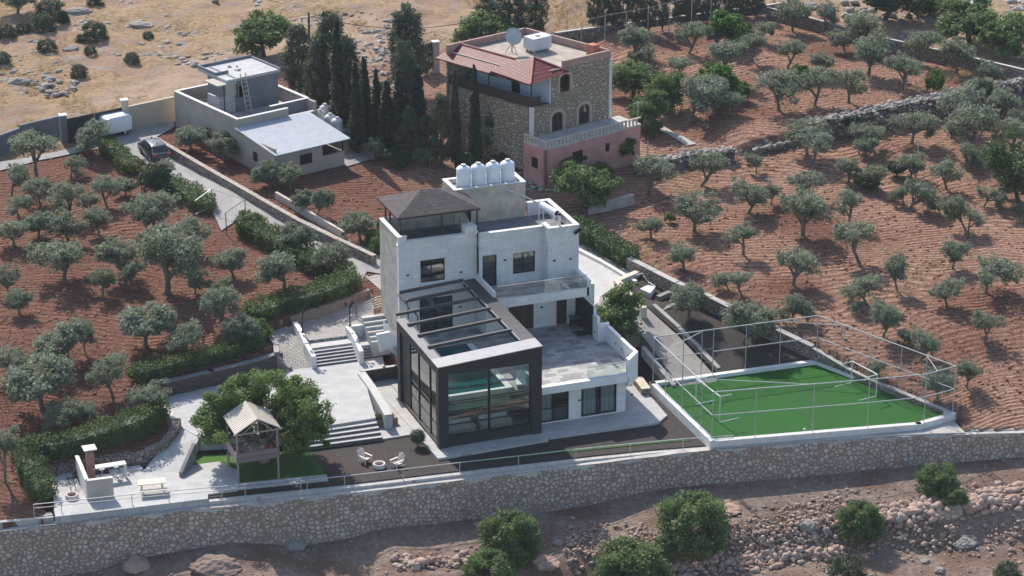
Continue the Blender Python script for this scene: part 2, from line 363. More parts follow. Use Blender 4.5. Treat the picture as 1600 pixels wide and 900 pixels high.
HILL=[(-95,45),(-60,52)]+[tuple(P(*q)[:2]) for q in [(0,252,4.4),(113,230,4.4),(270,184,4.5),(360,140,4.6),(470,112,5),(600,100,5),(700,72,5),(830,68,5.2),(1000,42,5.2),(1200,14,5.5),(1325,44,5.3),(1380,60,5.3),(1583,106,5.2),(1700,140,5)]]
HX=np.array(HILL)
def hill_y(x): return np.interp(x,HX[:,0],HX[:,1])
def terrain_mat():
    m,nt,b=newmat('ground_soil'); v=coords(nt); at=N(nt,'ShaderNodeAttribute',attribute_name='zone'); sp=N(nt,'ShaderNodeSeparateColor'); nt.links.new(at.outputs['Color'],sp.inputs[0])
    n1=noise(nt,v,.25,5,.6); n2=noise(nt,v,2.2,6,.65); n3=noise(nt,v,9,4,.7)
    # furrows
    sx=N(nt,'ShaderNodeSeparateXYZ'); nt.links.new(v,sx.inputs[0])
    wob=math_(nt,'MULTIPLY',math_(nt,'SUBTRACT',noise(nt,v,.045,2,.5),.5),17)
    wob2=math_(nt,'MULTIPLY',math_(nt,'SUBTRACT',noise(nt,v,.9,3,.6),.5),.7)
    t=math_(nt,'ADD',math_(nt,'ADD',sx.outputs[1],math_(nt,'MULTIPLY',sx.outputs[0],.22)),math_(nt,'ADD',wob,wob2))
    fw=math_(nt,'SINE',math_(nt,'MULTIPLY',t,2*math.pi/.62)); fw=math_(nt,'ADD',math_(nt,'MULTIPLY',fw,.5),.5)
    mp=N(nt,'ShaderNodeMapping'); mp.inputs['Scale'].default_value=(.6,3.0,1); mp.inputs['Rotation'].default_value[2]=.2; nt.links.new(v,mp.inputs[0]); st=noise(nt,mp.outputs[0],2.2,5,.75)
    red=mixc(nt,ramp(nt,n2,.35,.7),(.155,.070,.048),(.28,.140,.098))
    red=mixc(nt,math_(nt,'MULTIPLY',ramp(nt,n1,.35,.65),.55),red,(.28,.16,.112))
    crest=math_(nt,'MULTIPLY',math_(nt,'MULTIPLY',ramp(nt,fw,.45,.95),ramp(nt,noise(nt,v,1.3,5,.7),.40,.60)),math_(nt,'ADD',.35,math_(nt,'MULTIPLY',N(nt,'ShaderNodeAttribute',attribute_name='zone').outputs['Alpha'],.6)))
    red=mixc(nt,crest,red,(.42,.24,.168))
    straw=math_(nt,'MULTIPLY',ramp(nt,st,.46,.62),math_(nt,'ADD',math_(nt,'MULTIPLY',fw,.75),.25))
    dryk=N(nt,'ShaderNodeAttribute',attribute_name='zone').outputs['Alpha']
    red=mixc(nt,math_(nt,'MULTIPLY',straw,math_(nt,'ADD',math_(nt,'MULTIPLY',dryk,.75),.18)),red,(.54,.39,.285))
    red=mixc(nt,ramp(nt,dryk,.05,.45,(1,1,1),(0,0,0)),red,mixc(nt,1.0,red,(.68,.60,.60),'MULTIPLY'))
    vo=N(nt,'ShaderNodeTexVoronoi',feature='F1'); vo.inputs['Scale'].default_value=2.6; nt.links.new(v,vo.inputs['Vector'])
    peb=ramp(nt,vo.outputs['Distance'],.10,.16,(1,1,1),(0,0,0)); red=mixc(nt,math_(nt,'MULTIPLY',peb,.6),red,(.52,.42,.36))
    grass=mixc(nt,ramp(nt,n2,.35,.65),(.27,.175,.105),(.48,.345,.20)); grass=mixc(nt,ramp(nt,n1,.42,.62),grass,(.35,.235,.17)); grass=mixc(nt,math_(nt,'MULTIPLY',ramp(nt,noise(nt,v,.5,6,.7),.56,.64),.8),grass,(.33,.30,.27))
    rock=mixc(nt,ramp(nt,n2,.35,.65),(.21,.155,.125),(.36,.275,.225)); rock=mixc(nt,ramp(nt,n1,.45,.6),rock,(.21,.13,.095)); 
    vp=N(nt,'ShaderNodeTexVoronoi',feature='F1'); vp.inputs['Scale'].default_value=5.5; nt.links.new(v,vp.inputs['Vector'])
    gp=ramp(nt,vp.outputs['Distance'],.18,.32,(1,1,1),(0,0,0)); rock=mixc(nt,math_(nt,'MULTIPLY',gp,math_(nt,'MULTIPLY',ramp(nt,noise(nt,v,.5,3,.6),.4,.65),.75)),rock,(.40,.34,.30))
    grass=mixc(nt,math_(nt,'MULTIPLY',sp.outputs[0],.85),grass,mixc(nt,ramp(nt,n2,.3,.7),(.36,.25,.18),(.47,.345,.26)))
    c=mixc(nt,sp.outputs[1],red,grass); c=mixc(nt,sp.outputs[2],c,rock)
    nt.links.new(c,b.inputs['Base Color']); b.inputs['Roughness'].default_value=.95; b.inputs['Specular IOR Level'].default_value=.1
    fa=math_(nt,'MULTIPLY',math_(nt,'MULTIPLY',math_(nt,'MULTIPLY',fw,math_(nt,'SUBTRACT',1.0,sp.outputs[1])),sp.outputs[0]),math_(nt,'ADD',.15,ramp(nt,noise(nt,v,.35,4,.65),.38,.66)))
    h=math_(nt,'ADD',math_(nt,'MULTIPLY',fa,1.0),math_(nt,'ADD',math_(nt,'MULTIPLY',n2,1.7),math_(nt,'MULTIPLY',n3,1.0)))
    bump(nt,b,h,1.0,.17); return m
def grid_terrain():
    xs=np.concatenate([np.arange(-150,-46,4),np.arange(-46,100,.36),np.arange(100,260,5)]); ys=np.concatenate([np.arange(-120,-34,3),np.arange(-34,128,.36),np.arange(128,330,6)])
    X,Y=np.meshgrid(xs,ys); Z=H(X,Y)
    hy=hill_y(X); g=np.clip((Y-hy)/1.5+.5,0,1); d=Y-WL(X)
    lo=np.clip((-d)/0.3,0,1)
    Z=Z+g*(0.5*(vnoise(X,Y,4,8)-.5)+.25*(vnoise(X,Y,1.3,9)-.5))
    # rocky hillside climbs on the far left
    rr=np.clip((Y-75)/40,0,1)*np.clip((45-X)/60,0,1); Z=Z+0.6*rr*(vnoise(X,Y,6,12))
    dry=np.clip(vnoise(X,Y,7,21)*1.3+.0,0,1)*np.clip((X-8)/12,.12,1)
    furrow=np.where((g<.5),1,0)*np.clip(.35+vnoise(X,Y,5,31),0,1)
    furrow=furrow*(1-lo)
    tq=gx((300,150),(420,108),(500,98),(590,120),(650,100),(700,70),(820,62),(850,60),(1000,30),(1180,8),(1240,-10),(1180,-18),(1000,0),(900,40),(800,52),(690,40),(600,20),(470,30),(380,58),(300,90),(150,150),(60,170),(150,172))
    trk=inpoly(X,Y,tq).astype(float)
    for _ in range(3): trk=(trk+np.roll(trk,2,0)+np.roll(trk,-2,0)+np.roll(trk,2,1)+np.roll(trk,-2,1)+np.roll(trk,4,1)+np.roll(trk,-4,1))/7
    furrow=np.where(g>.5,np.clip(trk*1.6-.5+.7*(vnoise(X,Y,2.2,77)-.35)*(trk>.02),0,1),furrow)
    attr=np.stack([furrow,g*np.ones_like(X),lo,dry],-1).reshape(-1,4)
    v=np.stack([X,Y,Z],-1).reshape(-1,3); ny,nx=X.shape
    i=np.arange(ny-1)[:,None]*nx+np.arange(nx-1)[None]; f=np.stack([i,i+1,i+nx+1,i+nx],-1).reshape(-1,4)
    return npmesh('ground',v,f,terrain_mat(),smooth=True,attr=attr)
struct(grid_terrain())
# dirt track and roads
def road_mat(name,a,b_,scale=1.2,bmp=.4):
    m,nt,b=newmat(name); v=coords(nt); mp=N(nt,'ShaderNodeMapping'); mp.inputs['Scale'].default_value=(1,.35,1); mp.inputs['Rotation'].default_value[2]=-.5; nt.links.new(v,mp.inputs[0])
    c=mixc(nt,ramp(nt,noise(nt,mp.outputs[0],.8*scale,6,.7),.3,.7),a,b_); c=mixc(nt,.35,c,ramp(nt,noise(nt,v,.35*scale,5,.65),.35,.65,(.5,.48,.45),(1,1,1)),'MULTIPLY')
    nt.links.new(c,b.inputs['Base Color']); b.inputs['Roughness'].default_value=.9; bump(nt,b,noise(nt,v,14,4,.7),bmp,.02); return m
M['road']=road_mat('drive_concrete',(.25,.245,.235),(.36,.35,.335))
M['track']=road_mat('dirt_track',(.40,.27,.19),(.50,.37,.27),.6)
M['darksoil']=road_mat('dark_bark_gravel',(.015,.010,.009),(.048,.034,.030),6,1.0)
M['redsoil']=road_mat('red_bed_soil',(.18,.07,.04),(.26,.11,.07),3,1.0)
M['ramp']=road_mat('worn_ramp_concrete',(.27,.25,.225),(.38,.355,.325),1.5)
struct(drape('driveway',gx((0,268),(60,252),(128,238),(165,232),(215,246),(262,283),(330,328),(346,362),(372,345),(440,385),(520,428),(556,462),(574,462),(600,430),(600,392),(560,385),(510,362),(420,318),(340,272),(292,244),(240,218),(272,200),(272,184),(200,200),(113,232),(0,254)),M['road'],.10))
struct(drape('back_yard',gx((520,232),(560,215),(600,245),(540,262),(528,250)),M['road'],.1))
struct(drape('footpath',gx((1018,196),(1026,194),(1088,226),(1072,229)),M['concrete'],.1))
# property platforms --------------------------------------------------
def slab(name,pts,zbot,mat,label=None,cat=None,world_xy=False):
    # pts: (px,py,z)
    w=[P(*q) for q in pts]; return struct(MB().prism([(q[0],q[1]) for q in w],zbot,[q[2] for q in w]).build(name,mat))
def wslab(name,pts,zbot,z,mat): return struct(MB().prism(pts,zbot,z).build(name,mat))
fx=lambda y:WL(y)
def wline(x0,x1,off,z,n=12,zt=None):
    return [(x,float(WL(x))+off) for x in np.linspace(x0,x1,n)]
xa=P(85,812,-.3)[0]; xb=P(1108,697,-.1)[0]
# gravel yard base
wslab('gravel_bed',[(x,y) for x,y in wline(xa,xb,.9,0)]+[P2(1118,690,-.1),P2(1020,603,-.1),(20.3,10),(17,12),(1.6,12),(-2,14),P2(560,580,-.1),P2(440,640,-.1),P2(300,700,-.1),P2(240,760,-.1),P2(84,800,-.1)],-1.4,-.12,M['darksoil'])
# walkway along the wall
wslab('walkway',wline(xa+.2,xb,.45,0)+list(reversed(wline(xa+.2,xb-.2,1.75,0))),-1.3,-.20,M['ribtile'])
wslab('walkway_step',wline(float(P(322,768,0)[0]),float(P(508,742,0)[0]),1.65,0,6)+list(reversed(wline(float(P(330,768,0)[0]),float(P(512,742,0)[0]),2.65,0,6))),-1.3,-.06,M['ribtile'])
# BBQ patio
slab('patio',[(86,808,0),(81,753,0),(150,742,0),(225,734,0),(283,738,0),(297,727,0),(342,721,0),(372,735,0),(372,757,0),(372,765,0),(325,772,0),(325,779,0)],-1.2,M['paving'])
slab('patio_path',[(225,734,.004),(243,712,.3),(268,690,.62),(276,664,.88),(313,682,.88),(296,712,.35),(283,738,.004)],-1.2,M['paving'])
slab('upper_patio',[(276,664,.9),(262,640,.9),(258,616,.9),(330,604,.9),(440,582,.9),(454,577,.9),(492,573,.9),(562,562.5,.9),(596,557,.9),(640,580,.9),(640,560,.9),(645,585,.9),(566,580,.9),(607,651,.9),(540,660.5,.9),(440,676,.9),(313,684,.9)],-1.2,M['paving']) if False else None
slab('upper_patio',[(276,664,.9),(262,640,.9),(258,616,.9),(330,604,.9),(440,582,.9),(454,577,.9),(492,573,.9),(562,562.5,.9),(598,556.5,.9),(601,574,.9),(566,580,.9),(587,653,.9),(540,660.5,.9),(440,676,.9),(313,684,.9)],-1.2,M['paving'])
# lower yard slab by the pool house
wslab('side_slab',[(-4.15,2.6),(.6,1.95),(.6,12),(-.5,12.2),P2(566,580,0),P2(566,600,0),P2(597,660,0),P2(604,684,0)],-1.2,0.0,M['pavingdark']) if False else None
wslab('side_slab',[P2(596,686,0),P2(646,678,0),P2(654,690,0),(.3,.4),(.3,12),(1.6,12),(1.6,13.2),P2(602,563,0),P2(566,584,0)],-1.2,0.0,M['pavingdark'])
wslab('house_apron',[(-.45,-1.35),(7.9,-.75),(8.0,-.95),(17.0,-1.25),(17.9,-.3),(18.1,3.5),(17.6,9.5),(8,9.5),(0.31,9.5),(.31,.2),P2(618,627,0),P2(640,665,0)][:0] or [(-.55,-1.4),(7.85,-1.2),(7.9,-.9),(16.4,-1.25),(17.5,-.3),(17.9,6.5),(17.7,12),(.32,12),(.32,.39),(-.62,8.9),(-.9,8.9)],-1.2,.05,M['pavingdark'])
# lower stairs
def pxstairs(name,l0,r0,l1,r1,z0,z1,n,mat):
    # top edge (l0,r0) at z0 down to the bottom edge (l1,r1) at z1; treads between
    A,B=P(*l0,z0),P(*r0,z0); C_,D_=P(*l1,z1),P(*r1,z1); mb=MB(); tr=MB()
    for i in range(n):
        t0=i/n; t1=(i+1)/n; z=z0-(z0-z1)*(i+1)/(n+1)
        a=A+(C_-A)*t0; b=B+(D_-B)*t0; c=A+(C_-A)*t1; d=B+(D_-B)*t1
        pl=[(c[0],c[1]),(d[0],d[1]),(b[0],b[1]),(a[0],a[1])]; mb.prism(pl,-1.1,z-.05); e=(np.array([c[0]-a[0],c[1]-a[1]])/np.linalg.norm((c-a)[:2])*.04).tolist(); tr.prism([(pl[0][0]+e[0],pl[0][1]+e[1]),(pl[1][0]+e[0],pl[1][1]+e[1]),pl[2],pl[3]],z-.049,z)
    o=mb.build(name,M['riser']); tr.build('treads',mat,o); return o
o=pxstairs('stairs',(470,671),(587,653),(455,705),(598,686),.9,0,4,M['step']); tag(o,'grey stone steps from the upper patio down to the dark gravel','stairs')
struct(drape('lawn',[P2(285,738,-.1),P2(300,712,-.1),P2(484,704,-.1),P2(509,741,-.1),P2(430,752,-.1),P2(372,757,-.1),P2(372,735,-.1),P2(342,721,-.1)],plain('lawn_soil',(.05,.12,.014),.95,0,.35,6,1.0),-.10,1.0,zf=lambda x,y:0.0))
struct(drape('lawn_strip',[(2.5+x*1.0,float(WL(2.5+x))+1.78) for x in range(0,16)]+[(17.5-x*1.0,float(WL(17.5-x))+2.25) for x in range(0,16)],plain('strip_lawn',(.035,.085,.018),.95,0,.5,4,1.0),-.08,1.0,zf=lambda x,y:0.0))
# upper stairs and plaza
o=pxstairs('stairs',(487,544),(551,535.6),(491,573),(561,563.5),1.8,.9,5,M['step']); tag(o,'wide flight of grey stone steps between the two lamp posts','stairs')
slab('stair_landing',[(483,532,1.8),(545,524,1.8),(551,535.6,1.8),(487,544,1.8)],-1.1,M['step'])
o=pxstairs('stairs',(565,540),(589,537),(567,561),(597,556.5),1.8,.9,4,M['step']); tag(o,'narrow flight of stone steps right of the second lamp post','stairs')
slab('stair_landing',[(560,532,1.8),(589,528,1.8),(589,537,1.8),(565,540,1.8)],-1.1,M['step'])
slab('plaza',[(483,532,2.0),(463,504,2.05),(410,517,2.05),(470,498,2.1),(500,486,2.2),(576,462,2.5),(601,462,2.5),(601,503,2.05),(550,511,2.05),(545,524,2.0)],-1.1,M['cobble'])
slab('cobble_ramp',[(454,578,.904),(436,553,1.5),(412,519,2.05),(462,504,2.05),(478,532,1.75),(490,572,.904)],-1.1,M['cobble'])
slab('plaza_slab',[(550,511,1.8),(601,504,1.8),(603,520,1.8),(589,528,1.8),(560,532,1.8)],-1.1,M['step'])
slab('upper_court',[(548,404,3.15),(575,392,3.2),(612,392,3.2),(612,468,2.9),(601,466,2.55),(576,462,2.52),(578,448,2.9),(566,428,3.1)],-1.1,M['cobble'])
# right driveway, ramp, planting bed
wslab('side_drive',[(15.6,21.5),P2(905,372,2.95),P2(960,404,2.95),P2(1000,428,2.95),P2(965,445,2.95),P2(938,462,2.95),P2(930,505,2.95),(16.9,9.2),(15.7,9)],-1.1,2.9,plain('pale_drive',(.43,.42,.405),.85,0,.12,1.0,.2))
slab('ramp_drive',[(938,463,2.88),(985,463,2.75),(1010,480,2.5),(1060,525,1.5),(1120,590,.45),(1120,596,.30),(1062,603,.30),(1032,560,1.1),(1000,520,2.1),(930,500,2.88)],-1.1,M['ramp'])
slab('planting_bed',[(985,463,2.6),(965,446,2.9),(1000,428,2.9),(1045,450,2.5),(1108,478,2.1),(1190,520,1.4),(1272,556,.7),(1275,562,.5),(1120,582,.5),(1062,522,1.6),(1010,478,2.6)],-1.1,M['darksoil'])
slab('planting_bed',[(930,505,2.6),(1000,520,1.6),(1032,560,.9),(1062,603,.1),(1020,603,-.05),(995,575,-.05),(960,540,.5)],-1.1,M['darksoil'])
# kerbs
def pxbar(name,pts,w,h,mat,label,cat,sink=.6):
    mb=MB(); q=[P(*p) for p in pts]
    for a,b in zip(q[:-1],q[1:]):
        d=np.array([b[0]-a[0],b[1]-a[1]]); L=np.linalg.norm(d); nrm=np.array([-d[1],d[0]])/L*w/2; e=d/L*w*.3
        mb.prism([(a[0]-nrm[0]-e[0],a[1]-nrm[1]-e[1]),(b[0]-nrm[0]+e[0],b[1]-nrm[1]+e[1]),(b[0]+nrm[0]+e[0],b[1]+nrm[1]+e[1]),(a[0]+nrm[0]-e[0],a[1]+nrm[1]-e[1])],[a[2]-sink,b[2]-sink,b[2]-sink,a[2]-sink],[a[2]+h,b[2]+h,b[2]+h,a[2]+h])
    o=mb.build(name,mat); return tag(o,label,cat) if label else o
pxbar('kerb',[(1023,479,2.6),(1060,513,1.75),(1090,543,1.1),(1122,577,.5)],.35,.18,M['concrete'],'grey concrete kerb along the right of the worn ramp','kerb')
pxbar('kerb',[(1006,545,1.7),(1030,575,.9),(1052,603,.35)],.35,.15,M['concrete'],'grey concrete kerb along the left of the worn ramp','kerb')
pxbar('planter_kerb',[(964,444,2.95),(1005,486,2.85)],.5,.35,plain('cream_stone',(.60,.53,.43),.8,0,.15,2),'cream stone edge of the planting bed beside the pale drive','kerb')
pxbar('planter_kerb',[(968,442,2.95),(1002,427,2.95)],.5,.35,plain('cream_stone2',(.58,.51,.42),.8,0,.15,2),'cream stone edge at the top of the planting bed by the hedge end','kerb')
# ------------------------------------------------------------------ playing field
zF=.3
def turfmat():
    m,nt,b=newmat('artificial_turf'); v=coords(nt); n=noise(nt,v,3,5,.7); n2=noise(nt,v,.3,3,.6)
    c=mixc(nt,ramp(nt,n,.3,.7),(.006,.082,.003),(.013,.118,.006)); c=mixc(nt,ramp(nt,n2,.35,.7,(0,0,0),(.5,.5,.5)),c,(.015,.07,.008))
    nt.links.new(c,b.inputs['Base Color']); b.inputs['Roughness'].default_value=.8; b.inputs['Specular IOR Level'].default_value=.2; bump(nt,b,noise(nt,v,30,3,.7),.6,.03); return m
M['turf']=turfmat()
fA,fB,fC,fD,fE=P(1020,603,zF),P(1275,568,zF),P(1488,650,zF),P(1112,692,zF),P(1435,665,zF)
FP=[(q[0],q[1]) for q in (fD,fE,fC,fB,fA)]
struct(MB().prism(FP,-1.6,zF).build('turf_pitch',M['turf']))
def kerbring(name,pts,w,z0,z1,mat):
    mb=MB()
    for a,b in pts:
        d=np.array([b[0]-a[0],b[1]-a[1]]); L=np.linalg.norm(d); n=np.array([-d[1],d[0]])/L*w/2; e=d/L*w*.48
        mb.prism([(a[0]-n[0]-e[0],a[1]-n[1]-e[1]),(b[0]-n[0]+e[0],b[1]-n[1]+e[1]),(b[0]+n[0]+e[0],b[1]+n[1]+e[1]),(a[0]+n[0]-e[0],a[1]+n[1]-e[1])],z0,z1)
    return mb.build(name,mat)
o=kerbring('pitch_kerb',[(fA,fB),(fB,fC),(fD,fA)],.42,-.9,zF+.28,M['white']); tag(o,'white rendered kerb round the back and sides of the green pitch','kerb')
o=kerbring('pitch_kerb',[(fD,fE),(fE,fC)],.42,-.1,zF+.20,M['coping']); tag(o,'pale concrete kerb along the front of the green pitch','kerb')
# steel fence
def post_top(px,py_base,py_top,z):
    b=P(px,py_base,z); lo,hi=z,z+9
    for _ in range(40):
        mz=(lo+hi)/2; q=np.array([b[0],b[1],mz])-CAM; y=450-q.dot(UP)*FPX/q.dot(FW)
        if y>py_top: lo=mz
        else: hi=mz
    return b,mz
fen=thing('pitch_fence','tall galvanised tube fence with thin net round the green pitch','fence',(fD[0],fD[1],0))
def Fb(x,y): return np.array([x-fD[0],y-fD[1]])
galv=plain('galvanised_steel',(.46,.46,.45),.45,.3,.15,4)
zk=zF+.2; HT=3.75
def lerp(a,b,t): return a+(b-a)*t
runs=[('back',fA,fB,[0,.178,.29,.395,.66,.94]),('right',fB,fC,[0,.18,.32,.65]),('front',fC,fD,[0,.16,.33,.66] ),('left',fD,fA,[0,.22,.55])]
# front run goes fC->fE->fD
def pos(run,t):
    if run=='front':
        L1=np.linalg.norm(fE-fC); L2=np.linalg.norm(fD-fE); s=t*(L1+L2)
        return lerp(fC,fE,s/L1) if s<L1 else lerp(fE,fD,(s-L1)/L2)
    a,b={'back':(fA,fB),'right':(fB,fC),'left':(fD,fA)}[run]; return lerp(a,b,t)
ends={'back':[0,.18,.29,.36,.56,.77,1],'right':[0,.2,.4,.62,.8,1],'front':[0,.145,.38,.60,.83,1],'left':[0,.18,.5,.78,1]}
done=set()
for rn,ts in ends.items():
    pr=None
    for t in ts:
        q=pos(rn,t); key=(round(q[0],1),round(q[1],1)); l=q-np.array([fD[0],fD[1],0]); l[2]=0
        if key not in done:
            done.add(key); MB().tube((l[0],l[1],zk),(l[0],l[1],zk+HT),.032,.032,8).build('post',galv,fen)
        if pr is not None:
            MB().tube((pr[0],pr[1],zk+HT),(l[0],l[1],zk+HT),.04,n=6).build('top_rail',galv,fen)
            if not(rn=='back' and ts.index(t)==3) : MB().tube((pr[0],pr[1],zk+HT*.52),(l[0],l[1],zk+HT*.52),.036,n=6).build('middle_rail',galv,fen)
        pr=l
for (r1,t1),(r2,t2) in [(('left',.78),('back',.29)),(('left',.25),('front',.60)),(('back',.77),('right',.2)),(('right',.8),('front',.09))]:
    a=pos(r1,t1)-fD; b=pos(r2,t2)-fD
    MB().tube((a[0],a[1],zk+HT-.05),(b[0],b[1],zk+HT-.05),.03,n=6).build('corner_brace',galv,fen)
g=pos('back',.29)-fD; g2=pos('back',.36)-fD; MB().tube((g[0],g[1],zk+1.1),(g2[0],g2[1],zk+1.1),.03,n=6).tube((g[0],g[1],zk+2.2),(g2[0],g2[1],zk+2.2),.03,n=6).tube((g2[0],g2[1],zk+.05),(g[0],g[1],zk+.05),.03,n=6).build('gate_frame',plain('gate_dark_steel',(.12,.12,.12),.5,.3),fen)
def netmat():
    m=bpy.data.materials.new('wire_net'); m.use_nodes=True; nt=m.node_tree; nt.nodes.clear(); out=N(nt,'ShaderNodeOutputMaterial'); tr=N(nt,'ShaderNodeBsdfTransparent'); df=N(nt,'ShaderNodeBsdfDiffuse'); df.inputs[0].default_value=(.12,.13,.13,1)
    mx=N(nt,'ShaderNodeMixShader'); mx.inputs[0].default_value=.13; nt.links.new(tr.outputs[0],mx.inputs[1]); nt.links.new(df.outputs[0],mx.inputs[2]); nt.links.new(mx.outputs[0],out.inputs[0]); return m
M['net']=netmat()
for rn in ends:
    mb=MB(); q=[pos(rn,t)-fD for t in ([0,.145,.38,.6,.83,1] if rn=='front' else [0,1])]
    for a,b in zip(q[:-1],q[1:]): mb.add([(a[0],a[1],zk),(b[0],b[1],zk),(b[0],b[1],zk+HT),(a[0],a[1],zk+HT)],[(0,1,2,3)])
    mb.build('wire_net',M['net'],fen)
# goals
def goal(pA,pB,depth,h,label):
    a=P(*pA,zF); b=P(*pB,zF); t=thing('goal_frame',label,'goal',(a[0],a[1],zF),0,'goals on the green pitch'); b=b-a; a=np.zeros(3)
    d=(b/np.linalg.norm(b)); n=np.array([-d[1],d[0],0])*depth
    gm=M['white']
    for q in(a,b):
        MB().tube(q,q+[0,0,h],.045).build('post',gm,t); MB().tube(q+[0,0,h],q+n*.6+[0,0,h],.035).tube(q,q+n+[0,0,.03],.035).build('side_bar',gm,t)
    MB().tube(a+[0,0,h],b+[0,0,h],.045).build('crossbar',gm,t)
goal((1330,598),(1369,619),-1.6,1.75,'white tube goal frame at the right end of the pitch')
goal((1124,660),(1087,632),1.6*-1,2.05,'white tube goal frame at the left end of the pitch')
# ball on pitch
b=P(1257,671,zF+.12); o=MB().lathe([(.01,-.12),(.085,-.085),(.12,0),(.085,.085),(.01,.12)],b,12).build('football',M['white'],smooth=True); tag(o,'small white ball near the front kerb of the pitch','ball')
# ------------------------------------------------------------------ great retaining wall
def bigwall():
    t=thing('retaining_wall','long rough stone retaining wall under the whole garden','wall',(0,float(WL(0)),-.2))
    xs=np.arange(-46,52,1.0); rows=6; vs=[];fs=[]
    for j in range(rows+1):
        k=j/rows
        for x in xs:
            zb=float(np.interp(x,WB[:,0],WB[:,2]))-1.2; zt=float(np.interp(x,WW[:,0],WW[:,2]))
            vs.append((x,float(WL(x))-.12-.6*(1-k)+.05*math.sin(x*1.7+j),zt+(zb-zt)*(1-k)+float(WL(0))*0+.2-.0))
    n=len(xs)
    for j in range(rows):
        for i in range(n-1): fs.append((j*n+i,j*n+i+1,(j+1)*n+i+1,(j+1)*n+i))
    vs=[(x,y-float(WL(0)),z) for x,y,z in vs]
    MB().add(vs,fs).build('stone_face',M['stoneretain'],t,smooth=True)
    mb=MB()
    for a,b in zip(xs[:-1],xs[1:]):
        za,zb=[float(np.interp(q,WW[:,0],WW[:,2])) for q in(a,b)]; ya,yb=float(WL(a))-float(WL(0)),float(WL(b))-float(WL(0))
        mb.prism([(a,ya-.14),(b,yb-.14),(b,yb+.5),(a,ya+.5)],[za-1.2,zb-1.2,zb-1.2,za-1.2],[za+.15+.02*math.sin(a*3),zb+.15+.02*math.sin(b*3),zb+.15,za+.15])
    mb.build('coping',M['concrete'],t)
bigwall()
# pale concrete strip on the wall beyond the pitch, left strip
wslab('wall_path',wline(P(1500,660,0)[0],60,.45,0)+list(reversed(wline(P(1500,660,0)[0],60,1.5,0))),-1.3,.02,M['concrete'])
wslab('wall_path',wline(-50,xa,.45,0)+list(reversed(wline(-50,xa,1.3,0))),-1.6,-.22,M['concrete'])
o=MB().prism([(x,y) for x,y in wline(xb,P(1492,664,0)[0],.1,0)]+[(fC[0],fC[1]-.2),(fE[0],fE[1]-.2),(fD[0],fD[1]-.2)],-1.3,.05,).build('pitch_footing',M['concrete']); tag(o,'grey concrete footing between the pitch kerb and the stone wall','kerb')
# railings
def railing(name,label,xs,h,rails,mat,off=.6,z=-.2,ztop=None):
    t=thing(name,label,'railing',(xs[0],float(WL(xs[0]))+off,z)); x0=xs[0]; y0=float(WL(x0))+off
    for x in xs: MB().tube((x-x0,float(WL(x))+off-y0,0),(x-x0,float(WL(x))+off-y0,h),.028).build('post',mat,t)
    for hh in rails:
        pts=[(x-x0,float(WL(x))+off-y0,hh) for x in xs]; MB().path(pts,.03 if hh==max(rails) else .022,6).build('rail',mat,t)
def xw(px,py,z=-.2): return float(P(px,py,z)[0])
railing('handrail','long galvanised handrail on thin posts before the pool house garden',[xw(q,r) for q,r in((470,752),(532,752),(623,741),(712,732),(802,720),(891,710),(975,701),(1056,692),(1130,684))],.85,[.85],galv)
railing('handrail','two-bar galvanised railing in front of the barbecue patio',[xw(q,r) for q,r in((62,828),(100,812),(162,803),(208,795),(265,789),(347,782),(382,775),(466,762))],1.0,[1.0,.72],galv)
# ================================================================== MAIN HOUSE
def Yp(px,py,Y):
    d=ray(px,py); t=(Y-CAM[1])/d[1]; return CAM+t*d
class Root:
    def __init__(s,name,label,cat,loc,rotz=0,group=None):
        s.e=thing(name,label,cat,loc,rotz,group); s.o=np.array(loc,float)
    def add(s,name,mb,mat,parent=None,smooth=False,local=False):
        if not local: mb.v=[(a-s.o[0],b-s.o[1],c-s.o[2]) for a,b,c in mb.v]
        return mb.build(name,mat,parent or s.e,smooth)
def window(rt,u0,u1,z0,z1,t,axis='x',mull=(),trans=(),fw=.07,depth=.09,glassm=None,frame=None,name='window',inset=.1,sgn=1,local=False):
    # t: outer wall plane; the frame sits inset behind it (sgn +1: wall lies towards +t)
    f=MB(); a=t+inset*sgn; b_=a+depth*sgn; lo,hi=min(a,b_),max(a,b_)
    def bx(x0,x1,zz0,zz1,l=lo,h=hi,m=f):
        if axis=='x': m.box(x0,x1,l,h,zz0,zz1)
        else: m.box(l,h,x0,x1,zz0,zz1)
    bx(u0,u1,z0,z0+fw); bx(u0,u1,z1-fw,z1); bx(u0,u0+fw,z0+fw,z1-fw); bx(u1-fw,u1,z0+fw,z1-fw)
    for q in mull: bx(q-fw/2,q+fw/2,z0+fw,z1-fw)
    for q in trans: bx(u0+fw,u1-fw,q-fw/2,q+fw/2,lo+.004,hi-.004)
    fo=rt.add(name,f,frame or M['blacksteel'],local=local)
    g=MB(); c=(lo+hi)/2; bx(u0+fw*.5,u1-fw*.5,z0+fw*.5,z1-fw*.5,c-.006,c+.006,g)
    rt.add('pane',g,glassm or M['darkglass'],fo,local=local); return fo
HM=Root('main_house','white limestone clad villa with flat roof terraces and balcony','house',(1.7,14.0,0))
A=HM.add
clad=M['cladding']
